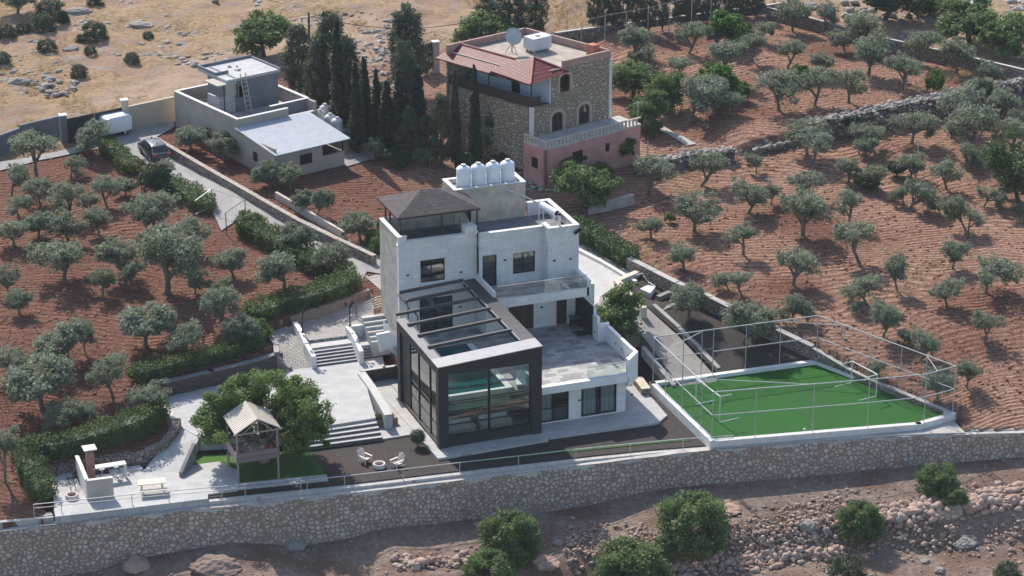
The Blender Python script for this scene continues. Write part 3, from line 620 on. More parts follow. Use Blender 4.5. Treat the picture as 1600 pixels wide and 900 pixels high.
# left facade
A('front_wall',MB().wall(1.7,7.0,0,10.5,14.0,14.3,[(3.4,5.35,7.05,8.85),(3.3,5.95,2.95,5.75)]).box(1.7,2.35,14.0,14.3,10.5,10.9).box(7.0,7.9,13.996,14.9,0,11.02),clad)
A('parapet_coping',MB().box(1.66,2.4,13.96,14.34,10.9,10.95).box(2.4,7.0,13.97,14.33,10.5,10.55).box(6.96,7.94,13.95,14.94,11.02,11.07).box(1.66,2.04,14.34,18.64,10.85,10.9).box(1.66,7.6,18.3,18.64,10.852,10.902),M['coping'])
A('side_wall',MB().box(1.7,2.0,14.3,18.6,0,10.85).box(2.0,7.6,18.3,18.6,0,10.85),M['plaster_grey'])
A('corner_quoin',MB().box(1.685,1.72,13.99,14.32,0,10.9),M['white'])
# middle and right upper walls
A('balcony_wall',MB().wall(7.9,13.0,5.9,10.6,13.3,13.6,[(8.1,9.25,6.3,8.85),(10.55,12.35,7.05,8.75)]),clad)
A('right_wall',MB().box(13.0,13.3,12.3,13.6,5.9,10.75).box(13.3,15.5,12.3,12.6,5.9,10.75).box(15.2,15.5,12.6,18.5,2.9,10.75).box(13.6,15.2,18.2,18.5,2.9,10.75),clad)
A('parapet_coping',MB().box(7.94,12.98,13.26,13.64,10.6,10.65).box(12.97,13.34,12.6,13.64,10.75,10.8).box(12.97,15.54,12.26,12.6,10.75,10.8).box(15.16,15.54,12.6,18.54,10.75,10.8).box(13.44,15.16,18.16,18.54,10.75,10.8),M['coping'])
A('roof_deck',MB().box(2.0,7.9,14.3,18.3,9.5,9.75).box(7.9,15.2,13.6,18.3,9.45,9.7),M['roofgrey'])
A('sunlit_floor_slab',MB().box(2.5,4.6,14.36,15.1,9.76,10.12).box(4.66,6.75,14.36,15.1,9.76,10.12),M['white'])  # sunlit roof floor behind the low parapet, put in as raised white slabs
A('dividing_wall',MB().prism([(7.62,14.9),(7.86,14.9),(7.86,17.3),(7.62,17.3)],9.7,[10.75,10.75,11.5,11.5]),M['plaster_grey'])
A('intermediate_floor',MB().box(2.0,7.85,14.32,18.28,5.95,6.25).box(7.95,15.15,13.62,18.2,5.95,6.25).box(2.0,15.1,14.32,18.2,2.6,2.9),M['white'])
# tower
TW=MB().wall(7.6,13.4,2.9,12.5,18.2,18.45,[(8.0,8.95,9.72,11.75)]).box(7.6,7.85,18.45,21,2.9,12.5).box(13.15,13.4,18.45,21,2.9,12.5).box(7.85,13.15,20.75,21,2.9,12.5)
A('stair_tower',TW,M['plaster_grey']); A('tower_roof',MB().box(7.85,13.15,18.45,20.75,12.0,12.2),M['roofgrey'])
A('tower_coping',MB().box(7.56,13.44,18.16,18.5,12.5,12.56).box(7.56,7.9,18.5,20.7,12.5,12.56).box(13.1,13.44,18.5,20.7,12.5,12.56).box(7.56,13.44,20.7,21.04,12.5,12.56),M['coping'])
d=A('door',MB().box(8.0,8.95,18.28,18.34,9.72,11.75),M['blacksteel']); A('door_handle',MB().tube((8.82,18.22,10.7),(8.82,18.22,10.95),.02),galv,d)
# lower wall under balcony
A('terrace_wall',MB().wall(7.9,16.7,2.5,5.95,12.0,12.25,[(9.7,11.75,2.95,5.2),(13.6,14.45,2.95,5.2)]).box(7.9,8.2,12.25,13.99,2.5,5.95),clad)
A('entrance_door',MB().box(9.7,11.75,12.08,12.16,2.95,5.2).box(10.7,10.76,12.05,12.08,2.97,5.18),planks('dark_door',(.035,.025,.022),(.05,.035,.03),.25))
A('door',MB().box(13.6,14.45,12.08,12.14,2.95,5.2),planks('brown_door',(.05,.028,.02),(.065,.04,.03),.2))
A('slat_screen',MB().box(15.15,16.0,11.9,11.995,2.95,5.75).box(15.28,15.36,8.85,11.9,2.95,5.45),planks('black_slats',(.014,.013,.014),(.022,.02,.02),.12,1))
# balcony
A('balcony_slab',MB().box(7.7,15.3,9.62,13.3,6.0,6.3).box(7.7,15.3,9.62,9.8,6.3,6.72).box(7.7,7.9,9.8,13.99,6.3,7.3).box(15.12,15.45,9.62,12.3,6.05,7.25),clad)
A('balcony_floor',MB().box(7.9,15.12,9.8,13.29,6.3,6.31),M['terrace'])
for i in range(6):
    a=7.95+i*1.2; g=A('balcony_glass',MB().box(a,a+1.17,9.69,9.71,6.72,7.72),M['balglass'])
A('balcony_rail',MB().box(7.95,15.12,9.68,9.72,7.72,7.75),galv)
# windows
window(HM,3.4,5.35,7.05,8.85,14.0,mull=(4.3,)); window(HM,3.3,5.95,2.95,5.75,14.0,mull=(4.6,))
window(HM,8.1,9.25,6.32,8.85,13.3,mull=()); window(HM,10.55,12.35,7.05,8.75,13.3,mull=(11.4,))
# terrace
TP=[(7.82,1.0),(14.95,1.0),(16.15,2.2),(16.2,7.8),(15.75,8.0),(15.75,12.0),(7.82,12.0)]
A('terrace_slab',MB().prism(TP,2.55,2.9),M['white'])
A('terrace_floor',MB().prism([(7.84,1.5),(14.9,1.5),(15.9,2.4),(15.95,7.7),(15.6,8),(15.6,11.99),(7.84,11.99)],2.9,2.95),M['terrace'])
A('pool_deck',MB().box(.55,7.8,11.0,13.99,2.55,2.95).box(6.45,7.8,1.6,11.0,2.55,2.95),M['terrace'])
A('terrace_parapet',MB().box(7.82,14.9,1.0,1.45,2.9,3.12).prism([(14.9,1.0),(15.0,1.0),(16.18,2.2),(16.18,2.9),(15.9,2.9),(15.9,2.35),(15.0,1.5),(14.9,1.45)],2.2,4.3)
  .box(15.93,16.19,2.9,7.75,2.4,4.25).box(15.3,16.19,7.75,8.0,2.4,4.4).box(15.3,15.55,8.0,8.85,2.6,4.85).box(15.36,15.6,8.85,12.0,2.6,5.3),M['white'])
A('terrace_glass',MB().box(11.9,14.9,1.55,1.57,2.96,3.95),M['balglass'])
A('terrace_rail',MB().box(11.9,14.9,1.54,1.58,3.95,3.98),galv)
# ground floor
A('ground_wall',MB().wall(7.95,14.9,.05,2.56,1.4,1.7,[(8.3,10.45,.12,2.5),(11.4,14.2,.12,2.5)]).box(14.6,14.9,1.7,12,0,2.56).box(.7,14.6,5.9,6.05,.06,2.56),clad)
c_=M['curtain']=None; M['riser']=plain('shaded_dark_riser',(.12,.115,.11),.8,0,.2,3)
cm,nt,b=newmat('sheer_curtain'); v=coords(nt); s_=N(nt,'ShaderNodeSeparateXYZ'); nt.links.new(v,s_.inputs[0]); w_=math_(nt,'SINE',math_(nt,'MULTIPLY',s_.outputs[0],38)); nt.links.new(mixc(nt,ramp(nt,w_,0,1),(.55,.56,.56),(.78,.79,.78)),b.inputs['Base Color']); b.inputs['Roughness'].default_value=.9; M['curtain']=cm
def curtain(x0,x1,y,z0,z1):
    n=int((x1-x0)/.06); mb=MB(); 
    for i in range(n):
        a=x0+(x1-x0)*i/n; b_=x0+(x1-x0)*(i+1)/n; ya=y+.05*math.sin(i*1.3); yb=y+.05*math.sin((i+1)*1.3); mb.add([(a,ya,z0),(b_,yb,z0),(b_,yb,z1),(a,ya,z1)],[(0,1,2,3)])
    return A('curtain',mb,M['curtain'])
w=window(HM,8.3,10.45,.12,2.5,1.4,mull=(9.3,),trans=(1.15,),glassm=M['glass']); curtain(8.35,9.25,1.75,.15,2.45)
w=window(HM,11.4,14.2,.12,2.5,1.4,mull=(12.75,12.95),glassm=M['glass']); curtain(11.7,12.7,1.75,.15,2.45); curtain(13.0,14.15,1.75,.15,2.45)
for (px,py,Y) in [(637,430,14),(720,425,14),(789,406,13.3),(866,407,12.3),(891,404,12.3),(846,480,12),(719,479,12),(987,616,1.4),(905,625,1.4)]:
    q=Yp(px,py,Y); A('wall_lamp',MB().box(q[0]-.09,q[0]+.09,Y-.09,Y-.003,q[2]-.05,q[2]+.05),M['blacksteel'])
for yy in (3.4,4.6,5.8,8.4): A('wall_lamp',MB().box(15.87 if yy<8 else 15.24,15.925 if yy<8 else 15.295,yy-.05,yy+.05,3.5,3.6),M['blacksteel'])
# flood light, cameras
t=thing('flood_light','black floodlight on the top right corner of the villa','light',(15.3,12.25,10.35)); MB().box(-.3,.3,-.14,-.08,-.16,.16).build('lamp_body',M['blacksteel'],t).rotation_euler=(R(25),R(-35),0); MB().box(-.04,.04,-.1,0.0,-.05,.05).build('bracket',galv,t)
for lab,l in(('small white camera on the left front corner of the villa roof',(1.6,13.9,10.5)),('small white camera on the pier between the roof terraces',(7.9,13.95,10.7))):
    t=thing('security_camera',lab,'camera',l); MB().tube((0,0,0),(-.12,-.3,-.08),.06).build('camera_body',M['white'],t); MB().box(-.03,.03,0,.08,-.03,.03).build('bracket',galv,t)
# barbecue counter on terrace & doormat
t=thing('grill','black covered grill standing under the balcony by the slatted screen','grill',(14.75,11.0,2.95)); MB().box(-.35,.35,-.3,.3,.45,.85).build('grill_body',M['blacksteel'],t); MB().box(-.45,.45,-.35,.35,.85,.93).build('top_shelf',plain('grill_shelf',(.14,.15,.16),.4,.4),t)
for sx in(-.3,.3):
    for sy in(-.25,.25): MB().box(sx-.03,sx+.03,sy-.03,sy+.03,0,.45).build('leg',M['blacksteel'],t)
o=MB().box(14.3,15.2,9.3,10.3,2.955,2.975).build('doormat',plain('dark_mat',(.05,.05,.05),.9)); tag(o,'dark grey mat on the terrace paving before the grill','mat')
# ------------------------------------------------ pool pavilion
PB=Root('pool_pavilion','dark framed glass pool pavilion with open louvre roof beams','pavilion',(0,0,.05)); A2=PB.add; dk=M['darkframe']
A2('front_column',MB().box(0,.75,0,.55,.05,5.68),dk); A2('front_column',MB().box(7.0,7.8,0,.55,.05,5.6),dk); A2('rear_column',MB().box(0,.55,8.75,9.4,.05,5.68),dk)
fb=MB(); fb.add([(0,0,5.7),(7.8,0,5.6),(7.8,.55,5.6),(0,.55,5.7),(0,0,6.3),(7.8,0,6.8),(7.8,.55,6.8),(0,.55,6.3)],[(0,3,2,1),(4,5,6,7),(0,1,5,4),(1,2,6,5),(2,3,7,6),(3,0,4,7)]); A2('front_beam',fb,dk)
A2('side_beam',MB().box(0,.55,.56,9.4,5.7,6.28),dk)
A2('side_beam',MB().box(6.8,7.8,.56,14.0,6.35,6.74),dk)
def slopeplate(x0,x1,y0,y1,th=.06,z=lambda x:6.31+.5*x/7.8):
    return MB().add([(x0,y0,z(x0)),(x1,y0,z(x1)),(x1,y1,z(x1)),(x0,y1,z(x0)),(x0,y0,z(x0)+th),(x1,y0,z(x1)+th),(x1,y1,z(x1)+th),(x0,y1,z(x0)+th)],[(0,3,2,1),(4,5,6,7),(0,1,5,4),(1,2,6,5),(2,3,7,6),(3,0,4,7)])
lp=plain('light_zinc_plate',(.36,.355,.35),.3,.3,.1,1.2)
A2('roof_plate',slopeplate(-.03,7.83,-.03,1.55),lp); A2('roof_plate',slopeplate(-.03,.68,1.56,9.45),M['greyplate']); A2('roof_plate',slopeplate(6.75,7.83,1.56,14.0),plain('dark_zinc_plate',(.05,.047,.05),.35,.3,.1,1.2))
A2('roof_edge_strip',slopeplate(6.68,6.74,1.56,14.0,.12),lp); A2('roof_edge_strip',slopeplate(.70,.76,1.56,9.45,.10),M['beam'])
for y,x0 in ((3.45,.4),(5.7,.4),(7.9,.35),(10.1,.2),(12.15,1.6),(13.9,1.7)):
    A2('roof_beam',slopeplate(x0,6.75,y-.11,y+.11,.2,lambda x:6.36+.5*x/7.8),M['beam'])
A2('side_rail',MB().box(1.6,1.72,9.45,14.0,6.3,6.42).box(1.62,1.70,9.45,9.55,2.95,6.3).box(1.62,1.70,11.7,11.8,2.95,6.3),M['beam'])
A2('plinth',MB().box(.75,7.0,.12,.5,.05,.79).box(.05,.45,.55,8.75,.05,.25),dk)
fr=MB()
for z in(.81,1.69,2.55,3.30,3.43): fr.box(.75,7.0,.22,.32,z-.03,z+.03)
fr.box(3.8,3.96,.2,.34,.78,5.66)
A2('front_frame',fr,M['blacksteel'])
for x0,x1 in((.75,3.8),(3.96,7.0)):
    for z0,z1 in((.84,1.66),(1.72,2.52),(2.58,3.27),(3.46,5.65)): A2('pane',MB().box(x0,x1,.265,.275,z0,z1),M['glass'])
fr=MB()
for z in(.28,1.5,2.68,5.66): fr.box(.16,.26,.55,8.75,z-.03,z+.03)
for y in(2.35,4.9,6.9): fr.box(.14,.28,y-.06,y+.06,.25,5.7)
A2('side_frame',fr,M['blacksteel'])
for y0,y1 in((.55,2.29),(2.41,4.84),(4.96,6.84)):
    for z0,z1 in((.31,1.47),(1.53,2.65),(2.71,5.63)): A2('pane',MB().box(.205,.215,y0,y1,z0,z1),M['glass'])
A2('dark_panel',MB().box(.16,.26,6.96,8.75,.31,5.63),dk)
# pool
tile=brick('pool_tile',(.02,.10,.13),(.03,.13,.16),(.05,.12,.14),.3,.3,.02,False,.3,.1)
A2('pool_basin',MB().box(.75,6.25,2.3,2.6,1.75,2.62).box(.75,1.0,2.6,10.8,1.75,2.9).box(6.0,6.25,2.6,10.8,1.75,2.9).box(1.0,6.0,10.55,10.8,1.75,2.9).box(1.0,6.0,2.6,10.55,1.55,1.8),tile)
A2('pool_rim',MB().box(.6,6.4,2.2,2.5,2.63,2.98).box(.6,1.1,2.5,10.9,2.905,2.98).box(5.95,6.4,2.5,10.9,2.905,2.98),M['white'])
wm,nt,b=newmat('pool_water'); b.inputs['Base Color'].default_value=(.005,.075,.095,1); b.inputs['Roughness'].default_value=.04; bump(nt,b,noise(nt,coords(nt),3.5,3),.25,.03); b.inputs['Specular IOR Level'].default_value=.5
A2('water',MB().box(1.0,6.0,2.5,10.55,2.7,2.84),wm)
A2('acrylic_window',MB().box(.8,6.2,2.24,2.29,1.8,2.6),plain('pale_green_acrylic',(.34,.50,.42),.15,0,.25,.8))
A2('inner_floor',MB().box(.5,7.8,.5,5.9,.055,.12),M['paving'])
A2('ladder_rail',MB().path([(6.2,4.2,2.98),(6.2,4.2,3.7),(5.8,4.2,3.7),(5.8,4.2,2.9)],.025),galv)
sw=plain('white_fabric',(.70,.70,.68),.9)
for i,(x0,x1) in enumerate(((1.2,3.2),(3.9,6.0))):
    t=thing('sofa',['white sofa behind the lower left panes of the pool pavilion','white sofa behind the lower right panes of the pool pavilion'][i],'sofa',((x0+x1)/2,2.1,.12),0,'white sofas under the pool'); w=(x1-x0)/2
    MB().box(-w,w,-.45,.35,.12,.45).build('seat',sw,t); MB().box(-w,w,.35,.5,.12,.85).build('backrest',sw,t); MB().box(-w-.15,-w,-.45,.5,.05,.6).build('armrest',sw,t); MB().box(w,w+.15,-.45,.5,.05,.6).build('armrest',sw,t)
t=thing('lounge_chair','white low lounger on the paving at the right edge of the pool','chair',(7.1,2.4,2.98),R(-20)); MB().box(-.35,.35,-.6,.5,.18,.26).build('seat',sw,t); MB().add([(-.35,.5,.2),(.35,.5,.2),(.35,.85,.75),(-.35,.85,.75),(-.35,.56,.2),(.35,.56,.2),(.35,.91,.75),(-.35,.91,.75)],[(0,1,2,3),(4,5,6,7),(0,1,5,4),(1,2,6,5),(2,3,7,6),(3,0,4,7)]).build('backrest',sw,t)
for sx in(-.3,.3):
    for sy in(-.5,.4): MB().box(sx-.03,sx+.03,sy-.03,sy+.03,0,.18).build('leg',sw,t)
# ------------------------------------------------ roof objects
GZ=Root('roof_gazebo','gazebo with dark shingle hip roof on the left roof terrace','gazebo',(2.0,14.9,9.75))
shm=brick('asphalt_shingle',(.070,.062,.066),(.105,.093,.097),(.04,.036,.038),.45,.3,.02,False,.85,.4,stain=.3)
ev=12.15; P0,P1,P2_,P3=(1.95,14.85),(8.5,14.85),(8.5,19.8),(1.95,19.8); r0,r1=(4.6,17.3,13.25),(5.9,17.3,13.25)
v=[(*P0,ev),(*P1,ev),(*P2_,ev),(*P3,ev),r0,r1]+[(*P0,ev-.16),(*P1,ev-.16),(*P2_,ev-.16),(*P3,ev-.16)]
GZ.add('hip_roof',MB().add(v,[(0,1,5,4),(1,2,5),(2,3,4,5),(3,0,4),(9,8,7,6)]),shm)
fm=plain('brown_steel',(.055,.035,.033),.5,.2)
GZ.add('fascia',MB().box(1.95,8.5,14.82,14.9,ev-.16,ev-.004).box(1.92,2.0,14.9,19.8,ev-.16,ev-.004).box(8.45,8.53,14.9,19.8,ev-.16,ev-.004).box(1.95,8.5,19.75,19.83,ev-.16,ev-.004),fm)
for x,y,z in((2.15,14.95,10.55),(5.4,14.75,10.55),(8.3,15.0,9.7),(2.1,17.2,10.9),(2.15,18.45,10.9),(8.3,19.0,12.2-2.4)): GZ.add('post',MB().box(x-.06,x+.06,y-.06,y+.06,z,ev-.16),fm)
tk=plain('white_plastic_tank',(.74,.77,.80),.45,0,.06,2)
def tank(name,loc,label,group,sc=1.,m=None,h=1.75,r=.6):
    t=thing(name,label,'water tank',loc,0,group); prof=[(r*.98,0),(r,.05)]
    k=8
    for i in range(k):
        z=.1+(h-.45)*i/k; prof+=[(r,z),(r*.985,z+(h-.45)/k*.5)]
    prof+=[(r,h-.33),(r*.93,h-.2),(r*.55,h-.06),(r*.3,h)]
    MB().lathe([(a*sc,z*sc) for a,z in prof],n=24).build('tank_body',m or tk,t,smooth=True)
    MB().lathe([(r*.36*sc,(h-.01)*sc),(r*.36*sc,(h+.09)*sc),(r*.2*sc,(h+.1)*sc)],n=16).build('lid',plain('grey_lid',(.35,.36,.37),.6),t); return t
for i,x in enumerate((8.75,9.95,11.15,12.35)):
    tank('water_tank',(x,19.35,12.2),['leftmost of the four white water tanks on the villa roof tower','second from left of the four white tanks on the villa roof tower','third from left of the four white tanks on the villa roof tower','rightmost of the four white tanks on the villa roof tower'][i],'white water tanks on the villa roof tower',1,None,1.85,.56)
pp=MB()
for x in(8.75,9.95,11.15,12.35): pp.path([(x+.35,18.8,12.3),(x+.5,18.55,12.35),(x+.55,18.35,12.6)],.03,6)
o=pp.build('tank_pipes',galv,None); tag(o,'short white pipes linking the roof tanks over the tower parapet','pipes')
t=thing('solar_water_heater','white horizontal solar water heater cylinder on a steel stand on the roof','water heater',(14.1,14.6,9.7))
MB().tube((-.35,1.1,1.75),(.25,-.6,1.55),.27,n=18).build('cylinder',tk,t,smooth=False); MB().tube((.25,-.6,1.55),(.26,-.63,1.545),.2,n=16).build('cylinder_cap',M['blacksteel'],t)
for x,y in((-.5,1.2),(.05,-.5),(-.1,1.3),(.45,-.4)): MB().tube((x,y,0),(x,y,1.5),.035).build('leg',M['white'],t)
MB().path([(.45,-.4,1.3),(1.0,-.5,.5)],.035).build('brace',M['white'],t); MB().add([(.35,1.2,1.4),(.5,-.4,1.4),(1.15,-.5,.2),(1.0,1.2,.2)],[(0,1,2,3)]).build('solar_panel',plain('solar_glass',(.03,.04,.06),.1,.1),t)
MB().path([(-.4,1.4,1.75),(-1.6,2.4,2.3),(-3.4,3.5,2.9)],.05,6).build('feed_pipe',galv,t)
t=thing('vent_pipe','short white vent pipe with dark cap on the right roof parapet','pipe',(14.0,12.55,10.7)); MB().tube((0,0,0),(0,0,.95),.1).build('pipe',M['white'],t); MB().tube((0,0,.95),(0,0,1.1),.13).build('cap',M['blacksteel'],t)
# outdoor stair beside the pavilion
t=thing('outdoor_stair','white walled outdoor stair with pointed underside left of the pool pavilion','stairs',(-.6,12.3,0))
pts=[Yp(*q,12.3) for q in((589,523),(610,519),(626,536),(626,560),(608,542),(595,551))]
mb=MB(); n=len(pts); v=[(q[0]+.6,0,q[2]) for q in pts]+[(q[0]+.6,.28,q[2]) for q in pts]
mb.add(v,[tuple(range(n)),tuple(range(2*n-1,n-1,-1))]+[(i,(i+1)%n,(i+1)%n+n,i+n) for i in range(n)]); mb.build('stair_wall',M['white'],t)
v2=[Yp(*q,13.9) for q in((600,502),(626,529),(626,560),(603,545))]; mb=MB(); n=4; v=[(q[0]+.6,1.6,q[2]) for q in v2]+[(q[0]+.6,1.85,q[2]) for q in v2]; mb.add(v,[(0,1,2,3),(7,6,5,4)]+[(i,(i+1)%n,(i+1)%n+n,i+n) for i in range(n)]); mb.build('rear_wall',M['white'],t)
# white planter wall on plaza
def wallpx(name,label,cat,pts,th,drop,mat,coping=None,parent=None):
    # pts (px,py,ztop) ; prism wall of thickness th
    mb=MB(); cp=MB(); q=[P(*p) for p in pts]
    for a,b in zip(q[:-1],q[1:]):
        d=np.array([b[0]-a[0],b[1]-a[1]]); L=np.linalg.norm(d); nn=np.array([-d[1],d[0]])/L*th/2; e=d/L*th*.35
        pl=[(a[0]-nn[0]-e[0],a[1]-nn[1]-e[1]),(b[0]-nn[0]+e[0],b[1]-nn[1]+e[1]),(b[0]+nn[0]+e[0],b[1]+nn[1]+e[1]),(a[0]+nn[0]-e[0],a[1]+nn[1]-e[1])]
        dr=drop; mb.prism(pl,[a[2]-dr,b[2]-dr,b[2]-dr,a[2]-dr],[a[2],b[2],b[2],a[2]])
        if coping: cp.prism(pl,[a[2],b[2],b[2],a[2]],[a[2]+.06,b[2]+.06,b[2]+.06,a[2]+.06])
    if coping:
        t=thing(name,label,cat,(0,0,0)); mb.build('wall_face',mat,t); cp.build('coping',coping,t); return t
    o=mb.build(name,mat); return tag(o,label,cat)
wallpx('planter_wall','white rendered wall at the plaza edge behind the narrow steps','wall',[(550,509,2.75),(601,502,2.75)],.3,1.8,M['white'])
wallpx('stair_cheek_wall','curved white cheek wall left of the wide steps, under the left lamp','wall',[(461.6,503.6,2.6),(470,517,2.55),(478,535,2.3),(490,556,1.9)],.35,2.2,M['white'])
wallpx('stair_cheek_wall','curved white cheek wall between the two flights, under the right lamp','wall',[(544,511,2.6),(551,519,2.55),(557,532,2.3),(564,548,1.95)],.35,2.2,M['white'])
def lamp(px,py,z,label):
    b=P(px,py,z); t=thing('lamp_post',label,'lamp post',b,0,'lamp posts on the stair walls'); bk=plain('lamp_black',(.03,.025,.03),.5,.2)
    MB().lathe([(.10,0),(.10,.12),(.06,.16),(.05,.7),(.07,.74),(.045,.8),(.035,1.75)],n=10).build('pole',bk,t,smooth=True)
    for i in range(3):
        a=R(30+i*120); c=(math.cos(a)*.3,math.sin(a)*.3,1.78); k=MB().path([(0,0,1.6),(c[0]*.6,c[1]*.6,1.55),(c[0],c[1],1.68)],.02,6).build('arm',bk,t)
        MB().lathe([(.05,-.08),(.11,0),(.12,.12),(.05,.2),(.02,.26)],c,10).build('lantern',bk,t,smooth=True)
lamp(473,520,2.6,'black three-armed lamp post on the left stair wall'); lamp(547,510,2.6,'black three-armed lamp post on the right stair wall')
# driveway side stair with rails
t=thing('stair_railing','curved grey tube railing beside the steps at the villa\'s left corner','railing',P(557,497,2.1)); o0=P(557,497,2.1)
for k in range(5):
    pts=[P(557,484+k*3.6,2.7),P(570,474+k*3.9,3.3),P(585,466+k*3.9,3.7),P(600,461+k*3.9,3.8)]; MB().path([q-o0 for q in pts],.03,6).build('rail',galv,t)
MB().tube((0,0,-.1),(0,0,1.15),.04).build('post',plain('rail_dark',(.12,.12,.13),.5,.3),t)
mb=MB()
for i in range(6):
    y=15.4+i*.45; z=2.2+.22*i; mb.box(-.1,1.68,y,y+.44,1.0,z)
o=mb.build('stairs',M['step']); tag(o,'stone steps rising along the bare left side wall of the villa','stairs')
# ------------------------------------------------ walls round the garden
sv=M['stoneveneer']; ss=M['stonesmall']
wallpx('garden_wall','dark stone garden wall behind the upper patio below the hedge','wall',[(256,597,2.0),(330,580,2.0),(400,563,2.0),(436,551,2.05)],.5,1.7,sv,M['concdark'])
wallpx('planter_wall','curved stone wall wrapping the end of the hedge by the cobbled ramp','wall',[(412,517,2.7),(424,527,2.6),(431,538,2.4),(432,550,2.2),(438,562,1.6),(452,574,1.1)],.4,2.6,M['pinkbrick'],M['concrete'])
wallpx('planter_wall','long pink stone wall along the plaza under the hedge','wall',[(405,508,2.6),(450,495,2.7),(500,479,2.9),(548,463,3.0),(575,452,3.1)],.35,1.8,M['pinkbrick'])
wallpx('rubble_wall','low rubble wall behind the barbecue patio under the hedge','wall',[(66,731,.6),(120,722,.65),(180,711,.7),(225,704,.8),(255,690,.95),(272,668,1.3),(276,655,1.5)],.55,1.9,ss)
wallpx('patio_wall','white wall end with dark stone pier beside the patio path','wall',[(258,634,1.55),(268,650,1.5),(275,657,1.4)],.3,1.2,M['coping'])
wallpx('sunken_wall','dark stone wall of the sunken corner beside the pool pavilion','wall',[(565,580,.95),(600,574.5,.95),(626,571,.95)],.3,1.2,sv,M['step'])
wallpx('bench_wall','long low stone bench wall on the right edge of the upper patio','wall',[(566,583,1.1),(584,608,1.1),(606,646,1.15)],.6,1.3,M['step'])
wallpx('planter_box','small stone planter beside the lower steps','planter',[(590,654,.5),(613,650,.5)],.8,.7,M['pinkbrick'])
wallpx('patio_wall','dark angled wall between the patio path and the lawn','wall',[(302,693,1.35),(283,737,.35)],.25,1.4,M['concdark'])
wallpx('drive_wall','long stone wall along the right side of the driveway','wall',[tuple(G(x,y)*0+0)[:0] or (x,y,float(G(x,y)[2])+.75) for x,y in((240,214),(300,249),(340,272),(400,306),(463,342),(520,370),(560,388),(583,399))],.45,1.6,ss,plain('tan_coping',(.36,.31,.26),.9,0,.3,3))
wallpx('low_wall','thin beige wall between the driveway wall and the far house yard','wall',[(x,y,float(G(x,y)[2])+.6) for x,y in((432,300),(480,328),(538,362))],.25,1.2,plain('beige_wall',(.50,.44,.37),.9))
wallpx('orchard_wall','rough stone wall between the dark planting bed and the right orchard','wall',[(985,404,3.9),(1020,422,3.7),(1055,440,3.5),(1108,463,3.1),(1160,489,2.7),(1210,512,2.2),(1267,540,1.6)],.55,3.2,ss,M['concrete'])
wallpx('orchard_wall','stone wall along the right side of the pitch below the orchard','wall',[(1267,541,1.55),(1320,573,.92),(1367,596,.72),(1430,622,.64),(1484,644,.52)],.4,2.2,ss,M['concrete'])
wallpx('hedge_kerb','low stone kerb beneath the clipped hedge right of the villa','kerb',[(905,389,3.15),(940,407,3.15),(975,428,3.1),(992,438,3.05)],.35,.5,M['coping'])
wallpx('terrace_wall','long dry stone terrace wall across the right orchard','wall',[(x,y,float(H(*P2(x,y+12,4.6)))*0+z) for x,y,z in[(1264,190,5.4),(1328,177,5.5),(1417,159,5.6),(1502,141,5.7),(1583,126,5.8),(1680,106,5.9)]],1.1,2.6,stone('dry_stone',.55,[(.32,.29,.26),(.42,.38,.34),(.26,.23,.21)],(.07,.055,.05),.07,1.0,d=.12))
wallpx('rubble_wall','low rubble wall at the orchard edge below the stone house','wall',[(1000,258,4.4),(1040,247,4.5),(1090,237,4.6),(1140,231,4.7)],1.0,1.8,stone('dry_stone_b',.5,[(.36,.33,.30),(.46,.42,.38),(.3,.27,.24)],(.08,.065,.06),.07,1.0,d=.12))
wallpx('concrete_wall','broken grey concrete wall stub beside the bright olive','wall',[(922,321,4.0),(955,312,4.1),(988,303,4.2)],.25,1.6,M['concrete'])
wallpx('boundary_wall','stone boundary wall with white pipe along the top of the upper orchard','wall',[(1200,12,7.0),(1262,27,6.9),(1325,44,6.8),(1380,59,6.7),(1480,81,6.6),(1583,105,6.5),(1680,128,6.5)],.32,2.6,M['stonesmall'],M['concrete'])
wallpx('boundary_wall','stone wall with pale coping along the road behind the stone house','wall',[(836,56,6.4),(900,47,6.4),(1000,34,6.5),(1100,21,6.6),(1200,8,6.7),(1240,2,6.8)],.35,2.4,M['stonesmall'],M['concrete'])
gw=plain('grey_boundary',(.15,.155,.17),.9,0,.15,.8)
wallpx('boundary_wall','grey rendered wall left of the dark gate on the far driveway','wall',[(-40,225,6.0),(31,199,6.1)],.3,2.6,gw); wallpx('boundary_wall','taller grey rendered wall stepping up to the gate pillar','wall',[(31,195,6.3),(96,180,6.4)],.3,2.8,gw)
wallpx('boundary_wall','beige rendered wall between the dark gate and the far flat house','wall',[(200,166,6.9),(270,151,7.0)],.3,3.2,plain('beige_render',(.46,.385,.29),.9,0,.1,.8))
def pillar(px,py,z,h,w,mat,label):
    b=P(px,py,z); t=thing('gate_pillar',label,'pillar',b); MB().box(-w,w,-w,w,-.5,h).build('shaft',mat,t); MB().box(-w-.06,w+.06,-w-.06,w+.06,h,h+.1).build('cap',M['coping'],t)
pillar(101,228,4.3,2.9,.3,gw,'grey gate pillar left of the dark gate'); pillar(197,207,4.4,3.1,.3,plain('beige_pillar',(.55,.47,.36),.9),'beige gate pillar right of the dark gate')
dg=plain('dark_gate_sheet',(.035,.035,.042),.5,.2,.2,1.5)
def gate(pa,pb,z,h,label):
    a,b=P(*pa,z),P(*pb,z); t=thing('gate',label,'gate',a); d=b-a; L=np.linalg.norm(d); t.rotation_euler[2]=math.atan2(d[1],d[0]); MB().box(0,L/2-.03,-.03,.03,.1,h).build('gate_leaf',dg,t); MB().box(L/2+.03,L,-.03,.03,.1,h).build('gate_leaf',dg,t)
gate((106,227),(193,208),4.4,2.5,'wide dark metal gate of the driveway behind the white van')
